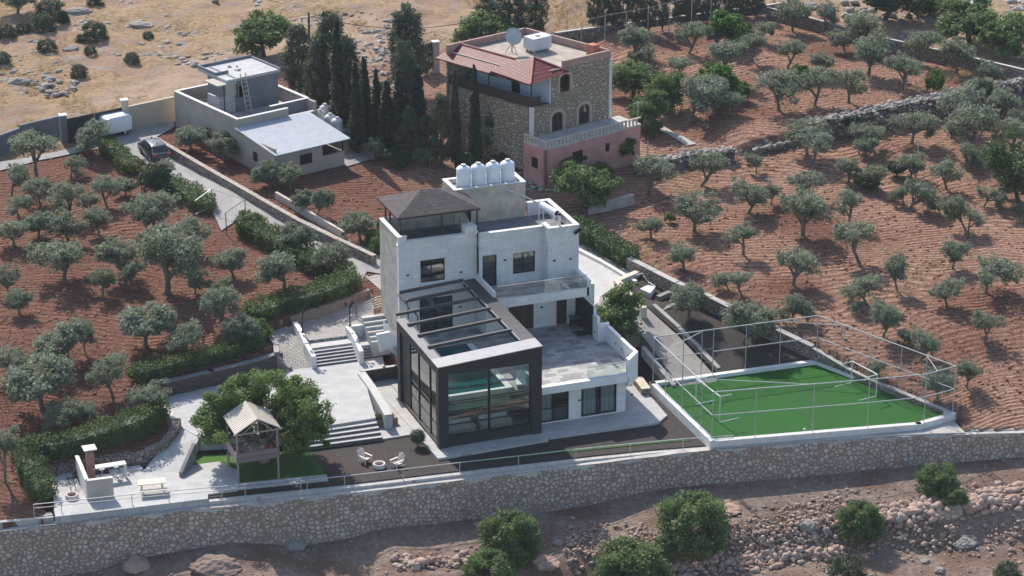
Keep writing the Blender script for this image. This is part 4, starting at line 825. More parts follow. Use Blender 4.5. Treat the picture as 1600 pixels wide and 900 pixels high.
gate((655,117),(676,108),5.0,2.8,'dark metal gate behind the trees left of the stone house'); pillar(681,110,5.0,2.9,.3,plain('stone_pillar',(.42,.36,.3),.9),'stone gate pillar behind the left eave of the stone house')
# ================================================================== STONE HOUSE
th=R(18.5); SHo=(23.3,42.9,4.5)
SH=thing('stone_house','rustic stone house with red tiled eave and pink lower storey','house',SHo,th)
sh=M['stonehouse']; pk=plain('pink_plaster',(.46,.24,.21),.9,0,.22,.7,.3); conc=M['concrete']
rt_=brick('red_roof_tiles',(.25,.03,.03),(.34,.07,.062),(.07,.014,.014),.32,.42,.07,False,.6,1.0,off=0,stain=.35)
B=lambda mb,name,mat,par=SH,sm=False: mb.build(name,mat,par,sm)
class L:   # adapter so window() works in house-local coordinates
    def __init__(s,e): s.e=e
    def add(s,name,mb,mat,parent=None,smooth=False,local=False): return mb.build(name,mat,parent or s.e,smooth)
# stone walls: right facade along local x at y=0, left facade along y at x=0
W,Dp=9.1,10.4
B(MB().wall(2.2,W,2.8,8.5,0,.35,[(3.2,4.4,6.3,7.9),(1.3+1,2.6+1,2.85,4.6),(5.4,6.7,2.85,4.7)]).wall(0,2.2,2.8,5.6,0,.35,[(1.2,2.2,2.85,4.6)][:0])
  .wall(.35,Dp,-.4,5.6,0,.35,[(4.6,5.3,2.6,3.3)],axis='y').box(W-.35,W,.35,Dp,0,8.5).box(.0,W,Dp-.35,Dp,0,8.5).box(0,.35,0,.35,-.4,5.6),'stone_wall',sh)
B(MB().box(-.08,.22,-.10,.2,2.75,5.6).box(W-.2,W+.1,-.10,.2,2.8,8.3),'corner_pillar',M['coping'])
B(MB().wall(3.6,W,8.5,9.1,0,.22).box(W-.22,W,.22,Dp,8.5,9.15).box(.0,W,Dp-.22,Dp,8.5,9.15) ,'roof_parapet',plain('brown_parapet',(.36,.24,.20),.9,0,.2,2))
B(MB().box(.3,W-.3,.3,Dp-.3,8.3,8.5),'roof_slab',plain('tan_roof_screed',(.34,.295,.25),.9,0,.25,1.2,.3))
bl=plain('pale_blue_plaster',(.44,.49,.56),.9,0,.1,.6)
B(MB().wall(2.0,Dp-1.2,5.6,8.35,2.0,2.25,[(3.5,4.6,5.65,7.8),(6.2,7.4,6.6,7.8)],axis='y').box(2.0,2.25,.35,2.0,5.6,8.35).box(2.0,2.2,.0,.35,5.6,8.35),'veranda_wall',bl)
B(MB().box(0,2.3,0,Dp,5.45,5.6),'balcony_slab',conc)
rl=plain('dark_balustrade',(.045,.03,.03),.6)
B(MB().box(-.06,0,0.02,Dp-.3,5.6,6.45).box(-.06,1.0,-.06,-.01,5.6,6.45),'balustrade',rl)
for x,y in((.05,.05),(.05,5.2),(.05,Dp-.3)): B(MB().tube((x,y,5.6),(x,y,8.1),.06),'veranda_post',rl)
hs=L(SH)
window(hs,6.2,7.4,6.6,7.8,2.0,'y',mull=(6.8,),local=True); 
B(MB().box(2.08,2.14,3.5,4.6,5.65,7.8),'veranda_door',M['blacksteel'])
wf=plain('stone_surround',(.40,.33,.25),.9)
for x0,x1,z0,z1 in((3.2,4.4,6.3,7.9),(2.3,3.6,2.85,4.6),(5.4,6.7,2.85,4.7)):
    f=window(hs,x0,x1,z0,z1,0,'x',mull=((x0+x1)/2,),inset=.15,local=True)
    mb=MB(); c=(x0+x1)/2; r=(x1-x0)/2; n=10
    for k in range(n):   # arched head filling the corners of the square opening, proud of the wall
        a0=math.pi*k/n; a1=math.pi*(k+1)/n
        p=[(c-(r)*math.cos(a0),z1-r*.75+r*.75*math.sin(a0)),(c-(r)*math.cos(a1),z1-r*.75+r*.75*math.sin(a1)),(c-(r+.28)*math.cos(a1),z1-r*.75+(r*.75+.3)*math.sin(a1)),(c-(r+.28)*math.cos(a0),z1-r*.75+(r*.75+.3)*math.sin(a0))]
        mb.add([(q[0],-.06,q[1]) for q in p]+[(q[0],.12,q[1]) for q in p],[(0,1,2,3),(7,6,5,4),(0,1,5,4),(1,2,6,5),(2,3,7,6),(3,0,4,7)])
    mb.box(x0-.26,x0,-.05,.1,z0,z1-r*.75).box(x1,x1+.26,-.05,.1,z0,z1-r*.75)
    mb.build('arch_surround',wf,SH)
# tiled roof: L shaped eave + pyramid corner
ez=7.95
B(MB().add([(-.7,-.7,ez),(-.7,Dp+.6,ez),(1.5,Dp+.0,8.95),(1.5,3.6,8.95),(.0,2.6,8.2),(1.9,3.4,8.7),
   (-.7,-.7,ez-.12),(-.7,Dp+.6,ez-.12),(1.8,Dp+.0,8.5),(1.8,3.4,8.5)],[(0,1,2,3),(6,9,8,7),(0,3,9,6),(0,6,7,1),(1,7,8,2),(2,8,9,3)]),'tile_roof',rt_)
B(MB().add([(-.72,-.72,ez+.01),(3.9,-.5,ez+.25),(2.1,2.0,9.3),(-.7,4.6,ez+.25),(3.4,3.2,8.6)],[(0,1,2),(0,2,3),(2,1,4),(2,4,3)]),'corner_tile_roof',rt_)
B(MB().path([(-.7,-.7,ez+.08),(2.1,2.0,9.36)],.09).path([(3.9,-.5,ez+.3),(2.1,2.0,9.36)],.07).path([(1.5,3.6,9.0),(1.5,Dp,9.0)],.09),'ridge_tiles',plain('ridge_red',(.40,.16,.13),.7))
# pink lower storey and terrace in front of right facade
B(MB().wall(-.9,W+1.0,-1.0,2.62,-3.0,-2.75,[(2.2,3.4,.7,1.8),(6.0,6.5,1.0,1.8)]).wall(-3.0,.0,-1.0,2.62,-.9,-.65,[(-2.0,-1.1,.6,1.6)],axis='y').box(W+.75,W+1.0,-2.75,0,-1,2.62),'pink_wall',pk)
B(MB().box(-.9,W+1.05,-3.05,0,2.62,2.8),'terrace_deck',conc)
B(MB().box(2.2,3.4,-2.9,-2.84,.7,1.8),'dark_shutter',M['blacksteel']); B(MB().box(6.0,6.5,-2.9,-2.84,1.0,1.8),'dark_shutter',M['blacksteel']); B(MB().box(-.82,-.76,-2.0,-1.1,.6,1.6),'dark_shutter',M['blacksteel'])
mb=MB(); i=0
x=-.8
while x<W+1: mb.box(x-.07,x+.07,-2.98,-2.86,2.8,3.3); x+=.42
y=-2.6
while y<0: mb.box(-.84,-.72,y-.07,y+.07,2.8,3.3); y+=.42
mb.box(-.9,W+1.05,-3.0,-2.84,3.3,3.4).box(-.9,-.7,-2.84,0,3.3,3.4); B(mb,'baluster_rail',plain('pale_pink_concrete',(.50,.42,.38),.9))
B(MB().box(W-1.1,W-.35,1.0,1.8,8.5,9.5),'chimney',plain('red_chimney',(.42,.16,.11),.9,0,.2,3))
for _o in list(SH.children_recursive):
    for _v in _o.data.vertices: _v.co.x-=.13*max(0,_v.co.y)
def shl(x,y,z):
    x-=.13*y
    c,s=math.cos(th),math.sin(th); return (SHo[0]+x*c-y*s,SHo[1]+x*s+y*c,SHo[2]+z)
t=thing('satellite_dish','large grey satellite dish on the roof of the stone house','satellite dish',shl(4.0,6.6,8.5),th)
dm=plain('dish_grey',(.42,.46,.44),.5,.1); mb=MB(); prof=[(.02,0),(.3,.03),(.55,.1),(.8,.22)]
MB().lathe(prof+[(.8,.24),(.55,.13),(.3,.06),(.02,.03)],n=24).build('dish',dm,t,smooth=True); dsh=t.children[0]; dsh.location=(0,-.1,1.45); dsh.rotation_euler=(R(62),0,R(-15))
MB().tube((0,0,0),(0,0,1.5),.05).tube((0,0,.9),(.6,.2,0),.03).tube((0,0,.9),(-.5,.3,0),.03).build('mast',M['blacksteel'],t); MB().path([(0,-.1,1.45),(-.1,-.8,1.9)],.02).build('feed_arm',galv,t)
t=thing('roof_tank','square pale metal water tank on legs on the stone house roof','water tank',shl(6.0,5.6,8.5),th); MB().box(-1.05,1.05,-.7,.7,.25,1.35).build('tank_body',plain('pale_metal',(.50,.55,.60),.4,.1,.1,1),t)
for sx in(-.8,.8):
    for sy in(-.5,.5): MB().box(sx-.08,sx+.08,sy-.08,sy+.08,0,.25).build('leg',conc,t)
MB().tube((0,0,1.35),(0,0,1.45),.2).build('lid',conc,t)
# ================================================================== FLAT HOUSE (far left)
LHo=(-.05,54.9,4.2); tl=R(17.5)
LH=thing('flat_house','unfinished beige flat roofed house with white metal lean-to roof','house',LHo,tl)
be=plain('beige_house_render',(.37,.33,.285),.9,0,.14,.5,.2); gy=plain('grey_cement_render',(.17,.18,.20),.92,0,.18,.5,.2)
hl=L(LH); lw,ld=8.6,10.8
B(MB().wall(0,ld,-.6,3.75,0,.25,[(4.6,5.4,.7,1.7),(1.9,2.7,.5,1.4)],axis='y').box(.25,5.4,0,.22,-.6,3.75).box(5.4,lw,0,.22,-.6,2.95).box(lw-.25,lw,.22,ld,-.6,3.75).box(.25,lw-.25,ld-.22,ld,-.6,3.75),'outer_wall',be,LH)
B(MB().box(-.04,.29,0,ld,3.75,3.81).box(.3,5.4,-.04,.26,3.75,3.81).box(5.4,lw,-.04,.26,2.95,3.01).box(lw-.29,lw+.04,1.6,ld,3.75,3.81).box(.3,lw-.3,ld-.26,ld+.04,3.75,3.81).box(4.4,lw,1.36,1.64,3.75,3.81),'parapet_top',M['coping'],LH)
B(MB().box(4.4,lw-.25,1.4,1.6,2.6,3.75),'inner_parapet',gy,LH)
B(MB().box(.25,lw-.25,.22,ld-.22,2.45,2.6),'roof_deck',plain('dusty_roof',(.36,.345,.32),.95,0,.35,1.2,.5),LH)
# roof hut
B(MB().box(2.9,3.1,5.0,9.6,2.6,5.9).wall(3.1,7.6,2.6,5.6,5.0,5.2,[(3.4,4.0,3.9,5.0)]).box(7.4,7.6,5.2,9.6,2.6,5.6).box(3.1,7.4,9.4,9.6,2.6,5.6),'hut_wall',gy,LH)
B(MB().box(2.0,7.8,4.8,9.8,5.6,5.85),'hut_roof',plain('pale_screed',(.42,.42,.42),.9,0,.18,1.5,.3),LH)
B(MB().box(2.0,7.8,9.65,9.8,5.85,6.1).box(7.62,7.8,4.8,9.65,5.85,6.0).box(2.0,2.15,6.8,9.65,5.85,6.1).box(2.0,3.4,6.7,6.8,5.85,6.1),'roof_upstand',gy,LH)
B(MB().box(1.2,2.9,4.9,5.1,2.6,4.3).box(1.2,1.4,5.1,6.9,2.6,4.3),'block_wall',brick('concrete_block',(.42,.43,.44),(.52,.52,.52),(.25,.25,.25),.5,.3,.02,True,.9,.5),LH)
B(MB().box(2.0,3.1,4.9,5.05,4.3,5.6).box(.9,3.0,4.6,6.9,5.45,5.58),'stair_cover',plain('rough_shuttering',(.42,.38,.34),.9),LH)
B(MB().box(1.55,1.62,4.6,4.67,2.6,5.5).box(2.9,2.98,4.6,4.67,4.0,5.5),'prop',M['blacksteel'],LH)
# front extension with lean-to roof
B(MB().wall(-6.0,0,-.8,2.6,0,.2,[(-3.2,-2.4,.6,1.5)],axis='y').wall(.2,7.3,-.8,1.9,-6.0,-5.8,[(2.6,3.9,.55,1.5),(5.0,7.3,.9,1.9)]).box(7.1,7.3,-5.8,0,-.8,.9),'extension_wall',be,LH)
B(MB().add([(-.3,-6.6,2.15),(7.6,-6.6,2.15),(7.6,.0,3.0),(-.3,.0,3.0),(-.3,-6.6,2.22),(7.6,-6.6,2.22),(7.6,.0,3.07),(-.3,.0,3.07)],[(0,3,2,1),(4,5,6,7),(0,1,5,4),(1,2,6,5),(2,3,7,6),(3,0,4,7)]),'metal_roof',corrug('white_corrugated',(.42,.45,.50),.36,0,rough=.85,metal=0),LH)
B(MB().box(7.15,7.25,-5.95,-5.85,.9,2.15),'roof_post',M['blacksteel'],LH)
B(MB().box(2.6,3.9,-5.92,-5.88,.55,1.5).box(.06,.12,-3.2,-2.4,.6,1.5),'shutter',M['blacksteel'],LH)
for a in((4.6,5.4,.7,1.7),(1.9,2.7,.5,1.4)): window(hl,*a,0,'y',local=True)
def lhl(x,y,z):
    c,s=math.cos(tl),math.sin(tl); return (LHo[0]+x*c-y*s,LHo[1]+x*s+y*c,LHo[2]+z)
t=thing('ladder','wooden ladder leaning on the dark roof hut of the flat house','ladder',lhl(3.8,4.0,2.6),tl); lm=plain('raw_wood',(.50,.42,.33),.8); L0=3.6
for x in(-.28,.28): MB().tube((x,0,0),(x,.9,L0),.045,n=6).build('side_rail',lm,t)
for k in range(8): z=.3+k*.42; MB().bar((-.28,.9*z/L0,z),(.28,.9*z/L0,z),.05,.07).build('rung',lm,t)
rng=np.random.default_rng(3)
def rocks(name,pts,mat,smin,smax,flat=.7,seed=0,parent=None):
    # irregular stones, 1 mesh
    rg=np.random.default_rng(seed); base=[(0,0,1),(0,0,-1),(.9,0,.3),(.3,.86,.25),(-.72,.53,.35),(-.7,-.5,.3),(.28,-.85,.3),(.72,.5,-.4),(-.28,.85,-.4),(-.9,0,-.35),(-.28,-.85,-.4),(.7,-.5,-.4)]
    fc=[(0,2,3),(0,3,4),(0,4,5),(0,5,6),(0,6,2),(2,7,3),(3,7,8),(3,8,4),(4,8,9),(4,9,5),(5,9,10),(5,10,6),(6,10,11),(6,11,2),(2,11,7),(1,8,7),(1,9,8),(1,10,9),(1,11,10),(1,7,11)]
    base=np.array(base); fc=np.array(fc); V=[];F=[]
    for i,q in enumerate(pts):
        s=q[3] if len(q)>3 else smin+(smax-smin)*rg.random()**3
        v=base*(1+rg.uniform(-.38,.30,(12,1)))*s*.5*np.array([rg.uniform(.8,1.3),rg.uniform(.8,1.2),rg.uniform(flat*.7,flat*1.2)]); a=rg.uniform(0,6.28); c,sn=math.cos(a),math.sin(a)
        v=v@np.array([[c,sn,0],[-sn,c,0],[0,0,1]]); V.append(v+np.array(q[:3])); F.append(fc+12*i)
    return npmesh(name,np.concatenate(V),np.concatenate(F),mat,parent)
def rockmat(name,c1,c2):
    m,nt,b=newmat(name); g=N(nt,'ShaderNodeNewGeometry'); v=coords(nt); c=mixc(nt,g.outputs['Random Per Island'],c1,c2); c=mixc(nt,.6,c,ramp(nt,noise(nt,v,3,6,.75),.3,.7,(.5,.47,.45),(1,1,1)),'MULTIPLY')
    nt.links.new(c,b.inputs['Base Color']); b.inputs['Roughness'].default_value=.92; b.inputs['Specular IOR Level'].default_value=.15; bump(nt,b,noise(nt,v,6,6,.75),1,.12); return m
M['rockpink']=rockmat('pink_limestone',(.48,.31,.235),(.62,.49,.41)); M['rockgrey']=rockmat('grey_limestone',(.33,.30,.27),(.52,.47,.42)); M['rockmix']=rockmat('mixed_rubble',(.27,.19,.155),(.52,.42,.36))
# debris on the flat house roof
pts=[lhl(rng.uniform(.6,3.6),rng.uniform(1.8,4.6),2.64) for _ in range(60)]+[lhl(rng.uniform(.4,1.2),rng.uniform(7,10),2.64) for _ in range(12)]+[lhl(rng.uniform(6.4,8),rng.uniform(2.2,4.5),2.64) for _ in range(14)]
o=rocks('rubble',pts,rockmat('white_debris',(.5,.5,.48),(.7,.68,.66)),.12,.5,.5,5); stuff(o)
o=rocks('rubble',[lhl(rng.uniform(3.5,5.5),rng.uniform(6.5,8.5),5.9) for _ in range(9)],M['rockgrey'],.15,.4,.6,6); stuff(o)
# three tanks beside flat house
for i,(px,py,z) in enumerate(((500,187,4.6),(516,193,4.6),(527,199,4.6),(508,178,4.6))):
    q=P(px,py,6.0); b=P(px,py,6.0)
    tank('water_tank',(q[0],q[1],5.3),['leftmost of the white tanks beside the flat house','middle white tank beside the flat house','rightmost white tank beside the flat house under the cypress','rearmost white tank beside the flat house'][i],'white water tanks beside the flat house',1,plain('old_white_tank',(.62,.63,.62),.6),1.6,.52)
q0=P(500,215,4.4); q1=P(535,222,4.4); o=MB().prism([(P(493,190,6)[0]-.3,P(493,190,6)[1]-.4),(P(533,203,6)[0]+.6,P(533,203,6)[1]-.4),(P(533,196,6)[0]+.8,P(533,196,6)[1]+1.2),(P(500,176,6)[0]-.2,P(500,176,6)[1]+.8)],3.8,5.3).build('tank_plinth',plain('tan_plinth',(.34,.28,.22),.9,0,.2,1)); tag(o,'tan masonry plinth carrying the white tanks beside the flat house','plinth')
# ================================================================== VEHICLES
def wheel(par,x,y,r=.33,w=.22):
    wm_=plain('tyre_rubber',(.02,.02,.02),.8); o=MB().tube((x,y-w/2,r),(x,y+w/2,r),r,n=18).build('wheel',wm_,par); MB().tube((x,y-w/2-.01,r),(x,y+w/2+.01,r),r*.6,n=12).build('rim',galv,o)
def profile_body(prof,w,mat,name,par,inset=None):
    # prof (x,z) side outline; inset: function z-> half width
    n=len(prof); hw=inset or (lambda z:w/2); v=[(x,-hw(z),z) for x,z in prof]+[(x,hw(z),z) for x,z in prof]
    o=MB().add(v,[tuple(range(n)),tuple(range(2*n-1,n-1,-1))]+[(i,(i+1)%n,(i+1)%n+n,i+n) for i in range(n)]).build(name,mat,par)
    bv=o.modifiers.new('b','BEVEL'); bv.width=.05; bv.segments=2; bv.limit_method='ANGLE'; bv.angle_limit=R(25)
    for p in o.data.polygons: p.use_smooth=True
    return o
a=P(232,246,4.0); dirc=P(262,262,4.0)-P(224,228,4.0); 
ct=P(242,249,4.1); suv=thing('parked_car','dark grey hatchback parked on the driveway beside the stone wall','car',(ct[0],ct[1],float(H(ct[0],ct[1]))+.1),math.atan2(dirc[1],dirc[0]))
cg=plain('dark_grey_paint',(.045,.052,.062),.25,.3,.05,1,spec=.7); blk=plain('car_glass',(.012,.014,.018),.06,.0,.05,1,spec=.8)
hwf=lambda z:.88 if z<.95 else .88-.25*(z-.95)/.6
profile_body([(-2.15,.35),(2.15,.35),(2.2,.75),(2.1,1.0),(1.85,1.08),(1.3,1.5),(.9,1.58),(-.5,1.6),(-.9,1.52),(-1.55,1.08),(-2.1,.92),(-2.2,.6)],1.76,cg,'body',suv,hwf)
MB().add([(1.42,-.62,1.45),(1.42,.62,1.45),(1.86,.7,1.12),(1.86,-.7,1.12)],[(0,1,2,3)]).build('rear_window',blk,suv); MB().add([(-1.0,-.62,1.5),(-1.0,.62,1.5),(-1.55,.72,1.12),(-1.55,-.72,1.12)],[(3,2,1,0)]).build('windscreen',blk,suv)
for s in(-1,1):
    MB().add([(-1.35,s*.86,1.08),(1.5,s*.86,1.08),(1.15,s*.70,1.5),(-.8,s*.70,1.5)],[(0,1,2,3)]).build('side_window',blk,suv)
    MB().box(2.08,2.2,s*.62-.18,s*.62+.18,.8,.98).build('tail_light',plain('red_lens',(.3,.02,.02),.2),suv)
    MB().box(-2.2,-2.08,s*.62-.18,s*.62+.18,.68,.82).build('headlight',plain('clear_lens',(.6,.6,.6),.1),suv)
    wheel(suv,-1.35,s*.8); wheel(suv,1.35,s*.8)
MB().box(.9,1.0,-.02,.02,1.57,1.72).build('antenna',M['blacksteel'],suv)
ct=P(172,220,4.2); van=thing('parked_van','white rounded box van behind the olive tree by the dark gate','van',(ct[0],ct[1],float(H(ct[0],ct[1]))+.1),R(18)); van.scale=(.8,.85,.78)
wp=plain('white_van_paint',(.78,.79,.80),.3,0,.05,1,spec=.6)
profile_body([(-.8,.5),(2.4,.5),(2.45,2.0),(2.3,2.3),(1.9,2.42),(-.4,2.42),(-.75,2.3),(-.8,2.0)],1.9,wp,'cargo_box',van)
profile_body([(-2.3,.45),(-.82,.45),(-.82,1.9),(-1.3,1.95),(-1.75,1.2),(-2.3,1.05)],1.7,wp,'cab',van)
MB().add([(-1.36,-.75,1.86),(-1.36,.75,1.86),(-1.74,.8,1.25),(-1.74,-.8,1.25)],[(3,2,1,0)]).build('windscreen',blk,van); MB().box(-.8,2.4,-.85,.85,.35,.49).build('chassis',M['blacksteel'],van)
for s in(-1,1): wheel(van,-1.6,s*.8); wheel(van,1.5,s*.8); MB().box(-1.5,-.95,s*.86-.005,s*.86+.005,1.25,1.75).build('side_window',blk,van)
# ================================================================== GARDEN OBJECTS
def ring(name,px,py,z,r,label,c):
    q=P(px,py,z); t=thing(name,label,'fire pit',q); MB().lathe([(r*.72,.30),(r*.95,.30),(r,.24),(r,.0),(r*.72,0),(r*.72,.30)][:4]+[(r,0)],n=28).build('rim_x',c,t) if False else None
    prof=[(r*.70,.05),(r*.70,.28),(r*.92,.30),(r,.22),(r*.97,0)]; n=28; vs=[];
    for a_,b_ in prof: vs+=[(a_*math.cos(2*math.pi*i/n),a_*math.sin(2*math.pi*i/n),b_) for i in range(n)]
    MB().add(vs,[(k*n+i,k*n+(i+1)%n,(k+1)*n+(i+1)%n,(k+1)*n+i) for k in range(4) for i in range(n)]).build('rim',c,t,smooth=False); MB().lathe([(r*.7,0),(r*.7,.08)],n=20).build('fire_bed',plain('brick_red_bed',(.20,.06,.05),.9),t)
ring('fire_pit',112.5,778,0,.46,'round concrete fire pit with red inside on the left patio',plain('pit_cream',(.60,.50,.46),.8))
ring('fire_pit',592.5,729.5,-.1,.46,'round cream fire pit on the dark gravel by the two chairs',plain('pit_cream_b',(.66,.58,.50),.8))
def adir(px,py,rz,label):
    q=P(px,py,-.1); wd=plain('pale_painted_wood',(.68,.60,.54),.7); t=thing('garden_chair',label,'chair',q,rz,'pale garden chairs round the fire pit'); t.scale=(.86,.86,.86)
    MB().add([(-.28,.35,.22),(.28,.35,.22),(.28,-.35,.38),(-.28,-.35,.38),(-.28,.35,.26),(.28,.35,.26),(.28,-.35,.42),(-.28,-.35,.42)],[(0,3,2,1),(4,5,6,7),(0,1,5,4),(1,2,6,5),(2,3,7,6),(3,0,4,7)]).build('seat',wd,t)
    mb=MB()
    for k in range(5): x=-.26+.13*k; h=.92+.08*(2-abs(k-2)); mb.add([(x-.055,.28,.2),(x+.055,.28,.2),(x*1.15+.055,.62,h),(x*1.15-.055,.62,h),(x-.055,.31,.2),(x+.055,.31,.2),(x*1.15+.055,.65,h),(x*1.15-.055,.65,h)],[(0,3,2,1),(4,5,6,7),(0,1,5,4),(1,2,6,5),(2,3,7,6),(3,0,4,7)])
    mb.build('backrest',wd,t)
    for s in(-1,1):
        MB().box(s*.36-.07,s*.36+.07,-.42,.45,.56,.60).build('armrest',wd,t); MB().box(s*.34-.03,s*.34+.03,-.38,-.3,0,.56).build('leg',wd,t); MB().bar((s*.3,-.3,.36),(s*.3,.6,.02),.04,.09).build('leg',wd,t)
adir(571,722,R(25),'pale slatted garden chair left of the gravel fire pit'); adir(620,729,R(-65),'pale slatted garden chair right of the gravel fire pit')
# picnic table
q=P(238,768,0); t=thing('picnic_table','cream wooden picnic table with benches on the left patio','table',q,R(-8)); wd=plain('cream_timber',(.68,.57,.44),.7,0,.12,3)
MB().box(-.95,.95,-.42,.42,.72,.78).build('table_top',wd,t)
for s in(-1,1):
    MB().box(-.9,.9,s*.72-.14,s*.72+.14,.42,.47).build('bench',wd,t)
    MB().add([(s*.7-.04,-.75,0),(s*.7+.04,-.75,0),(s*.7+.04,-.25,.72),(s*.7-.04,-.25,.72),(s*.7-.04,-.6,0),(s*.7+.04,-.6,0),(s*.7+.04,-.08,.72),(s*.7-.04,-.08,.72)],[(0,1,2,3),(7,6,5,4),(0,4,5,1),(1,5,6,2),(2,6,7,3),(3,7,4,0)]).build('leg',wd,t)
    MB().add([(s*.7-.04,.75,0),(s*.7+.04,.75,0),(s*.7+.04,.25,.72),(s*.7-.04,.25,.72),(s*.7-.04,.6,0),(s*.7+.04,.6,0),(s*.7+.04,.08,.72),(s*.7-.04,.08,.72)],[(0,1,2,3),(7,6,5,4),(0,4,5,1),(1,5,6,2),(2,6,7,3),(3,7,4,0)]).build('leg',wd,t)
# barbecue walls, chimney, counter
q=P(138,786,0); bb=thing('barbecue_corner','beige barbecue windbreak wall with brick chimney on the left patio','barbecue',q); pl_=plain('beige_bbq_render',(.44,.39,.34),.9,0,.1,1)
b0=np.array(P(138,781,0)); e_=P(178,776,0)-b0; f_=P(122,742,0)-b0
def para(p,a,b_,h,th=.22,z0=0):
    a=np.array(a[:2]); b_=np.array(b_[:2]); d=b_-a; L_=np.linalg.norm(d); n=np.array([-d[1],d[0]])/L_*th/2; o_=np.array(q[:2])
    return [tuple(a-n-o_),tuple(b_-n-o_),tuple(b_+n-o_),tuple(a+n-o_)]
MB().prism(para(0,b0,b0+e_,0),0,1.45).build('front_wall',pl_,bb); MB().prism(para(0,b0+f_*.02,b0+f_,0),0,1.447).build('side_wall',M['white'],bb)
MB().prism(para(0,b0,b0+e_,0,.27),1.45,1.5).prism(para(0,b0+f_*.03,b0+f_,0,.27),1.451,1.5).build('wall_cap',M['coping'],bb)
ch=P(143,752,0)-np.array(q); mb=MB().box(ch[0]-.25,ch[0]+.25,ch[1]-.3,ch[1]+.3,0,2.35); mb.build('chimney',brick('red_brick_chimney',(.34,.13,.09),(.42,.18,.13),(.3,.25,.22),.22,.08,.012,True,.9,.5),bb)
MB().box(ch[0]-.2,ch[0]+.2,ch[1]-.25,ch[1]+.25,2.35,2.5).build('chimney_throat',M['blacksteel'],bb); MB().box(ch[0]-.45,ch[0]+.45,ch[1]-.45,ch[1]+.45,2.5,2.58).build('chimney_cap',M['coping'],bb)
q=P(172,748,0); t=thing('bar_counter','grey stone bar counter running from the brick barbecue chimney','counter',q,R(0)); MB().box(-1.15,1.15,-.3,.3,1.0,1.08).build('worktop',M['coping'],t); MB().box(1.0,1.13,-.28,.28,0,1.0).build('side_panel',M['coping'],t)
for i,(px,py) in enumerate(((160,748),(182,744))):
    q=P(px,py,0); t=thing('bar_stool',['round white-topped bar stool nearer the brick chimney','round white-topped bar stool near the open end of the counter'][i],'stool',q,0,'bar stools at the barbecue counter'); MB().tube((0,0,.72),(0,0,.78),.2,n=16).build('seat',M['white'],t); MB().tube((0,0,0),(0,0,.72),.03).build('stem',galv,t); MB().tube((0,0,0),(0,0,.03),.2,n=16).build('base',galv,t)
q=P(118,762,0); t=thing('metal_rack','black metal rack leaning behind the barbecue wall','rack',q,R(60))
for x in(-.8,0,.8): MB().tube((x,0,0),(x,.2,1.1),.025).build('upright',M['blacksteel'],t)
for z in(.3,.7,1.05): MB().tube((-.85,.2*z,z),(.85,.2*z,z),.02).build('bar',M['blacksteel'],t)
q=P(62,828,-.2); t=thing('gate','small black barred gate at the left end of the wall railing','gate',q,R(-6))
for k in range(9): MB().tube((k*.13,0,0),(k*.13,0,.95),.012,n=5).build('bar',M['blacksteel'],t)
MB().box(-.03,1.1,-.02,.02,.95,1.0).build('top_rail',M['blacksteel'],t); MB().box(-.03,1.1,-.02,.02,0,.05).build('bottom_rail',M['blacksteel'],t)
for i,(px,py,s) in enumerate([(92,748,.5),(103,742,.5),(195,733,.4),(213,731,.4),(178,736,.35)]):
    q=P(px,py,.02); o=MB().prism([(q[0]-s,q[1]-s*.8),(q[0]+s,q[1]-s*.9),(q[0]+s*.9,q[1]+s*.8),(q[0]-s*.9,q[1]+s*.9)],-.1,.03+.002*i).build('stepping_stone',M['step']); tag(o,'flat pale stepping stone in the dark bed, %s from the left of the patio'%['first','second','fifth','sixth','fourth'][i],'stepping stone','stepping stones behind the patio')
# tree house
q=P(373,757,-.1); cream=corrug('cream_profiled_sheet_b',(.72,.64,.54),.22,0); tim=planks('weathered_timber',(.15,.12,.12),(.24,.20,.19),.16,2)
TH=thing('tree_house','timber tree house on posts with cream ridged gable roof','tree house',q,R(0)); w3,d3=2.85,2.7; zf=1.85
for x in(0,w3): 
    for y in(0,d3): MB().box(x-.06,x+.06,y-.06,y+.06,0,zf+2.02).build('post',plain('post_timber',(.26,.23,.21),.8),TH)
MB().box(-.05,w3+.05,-.05,d3+.05,zf-.12,zf).build('platform',plain('deck_floor',(.38,.31,.27),.8,0,.3,3),TH)
MB().box(-.1,w3+.1,-.1,-.065,zf-.2,zf+.55).build('front_boards',tim,TH); MB().box(-.1,-.065,-.06,d3,zf-.2,zf+.5).build('side_boards',plain('pink_board',(.45,.33,.31),.8),TH); MB().box(w3+.065,w3+.1,-.06,d3,zf-.2,zf+.5).build('side_boards',tim,TH)
ez=zf+2.05; rz_=ez+.95; c3=w3/2
for s in(0,1):
    x0,x1=(-.2,c3) if s==0 else (w3+.2,c3); z0_,z1_=ez,rz_
    MB().add([(x0,-.35,z0_),(x1,-.35,z1_),(x1,d3+.2,z1_),(x0,d3+.2,z0_),(x0,-.35,z0_+.05),(x1,-.35,z1_+.05),(x1,d3+.2,z1_+.05),(x0,d3+.2,z0_+.05)],[(0,3,2,1),(4,5,6,7),(0,1,5,4),(1,2,6,5),(2,3,7,6),(3,0,4,7)]).build('roof_panel',corrug('cream_sheet%d'%s,(.58,.51,.44),.26,1),TH)
MB().bar((-.3,-.3,ez-.02),(w3+.3,-.3,ez-.02),.08,.1).bar((c3,-.3,ez),(c3,-.3,rz_-.04),.07,.07).bar((0.4,-.3,ez),(c3,-.3,rz_-.05),.06,.06).bar((w3-.4,-.3,ez),(c3,-.3,rz_-.05),.06,.06).build('gable_frame',plain('gable_timber',(.34,.28,.24),.8),TH)
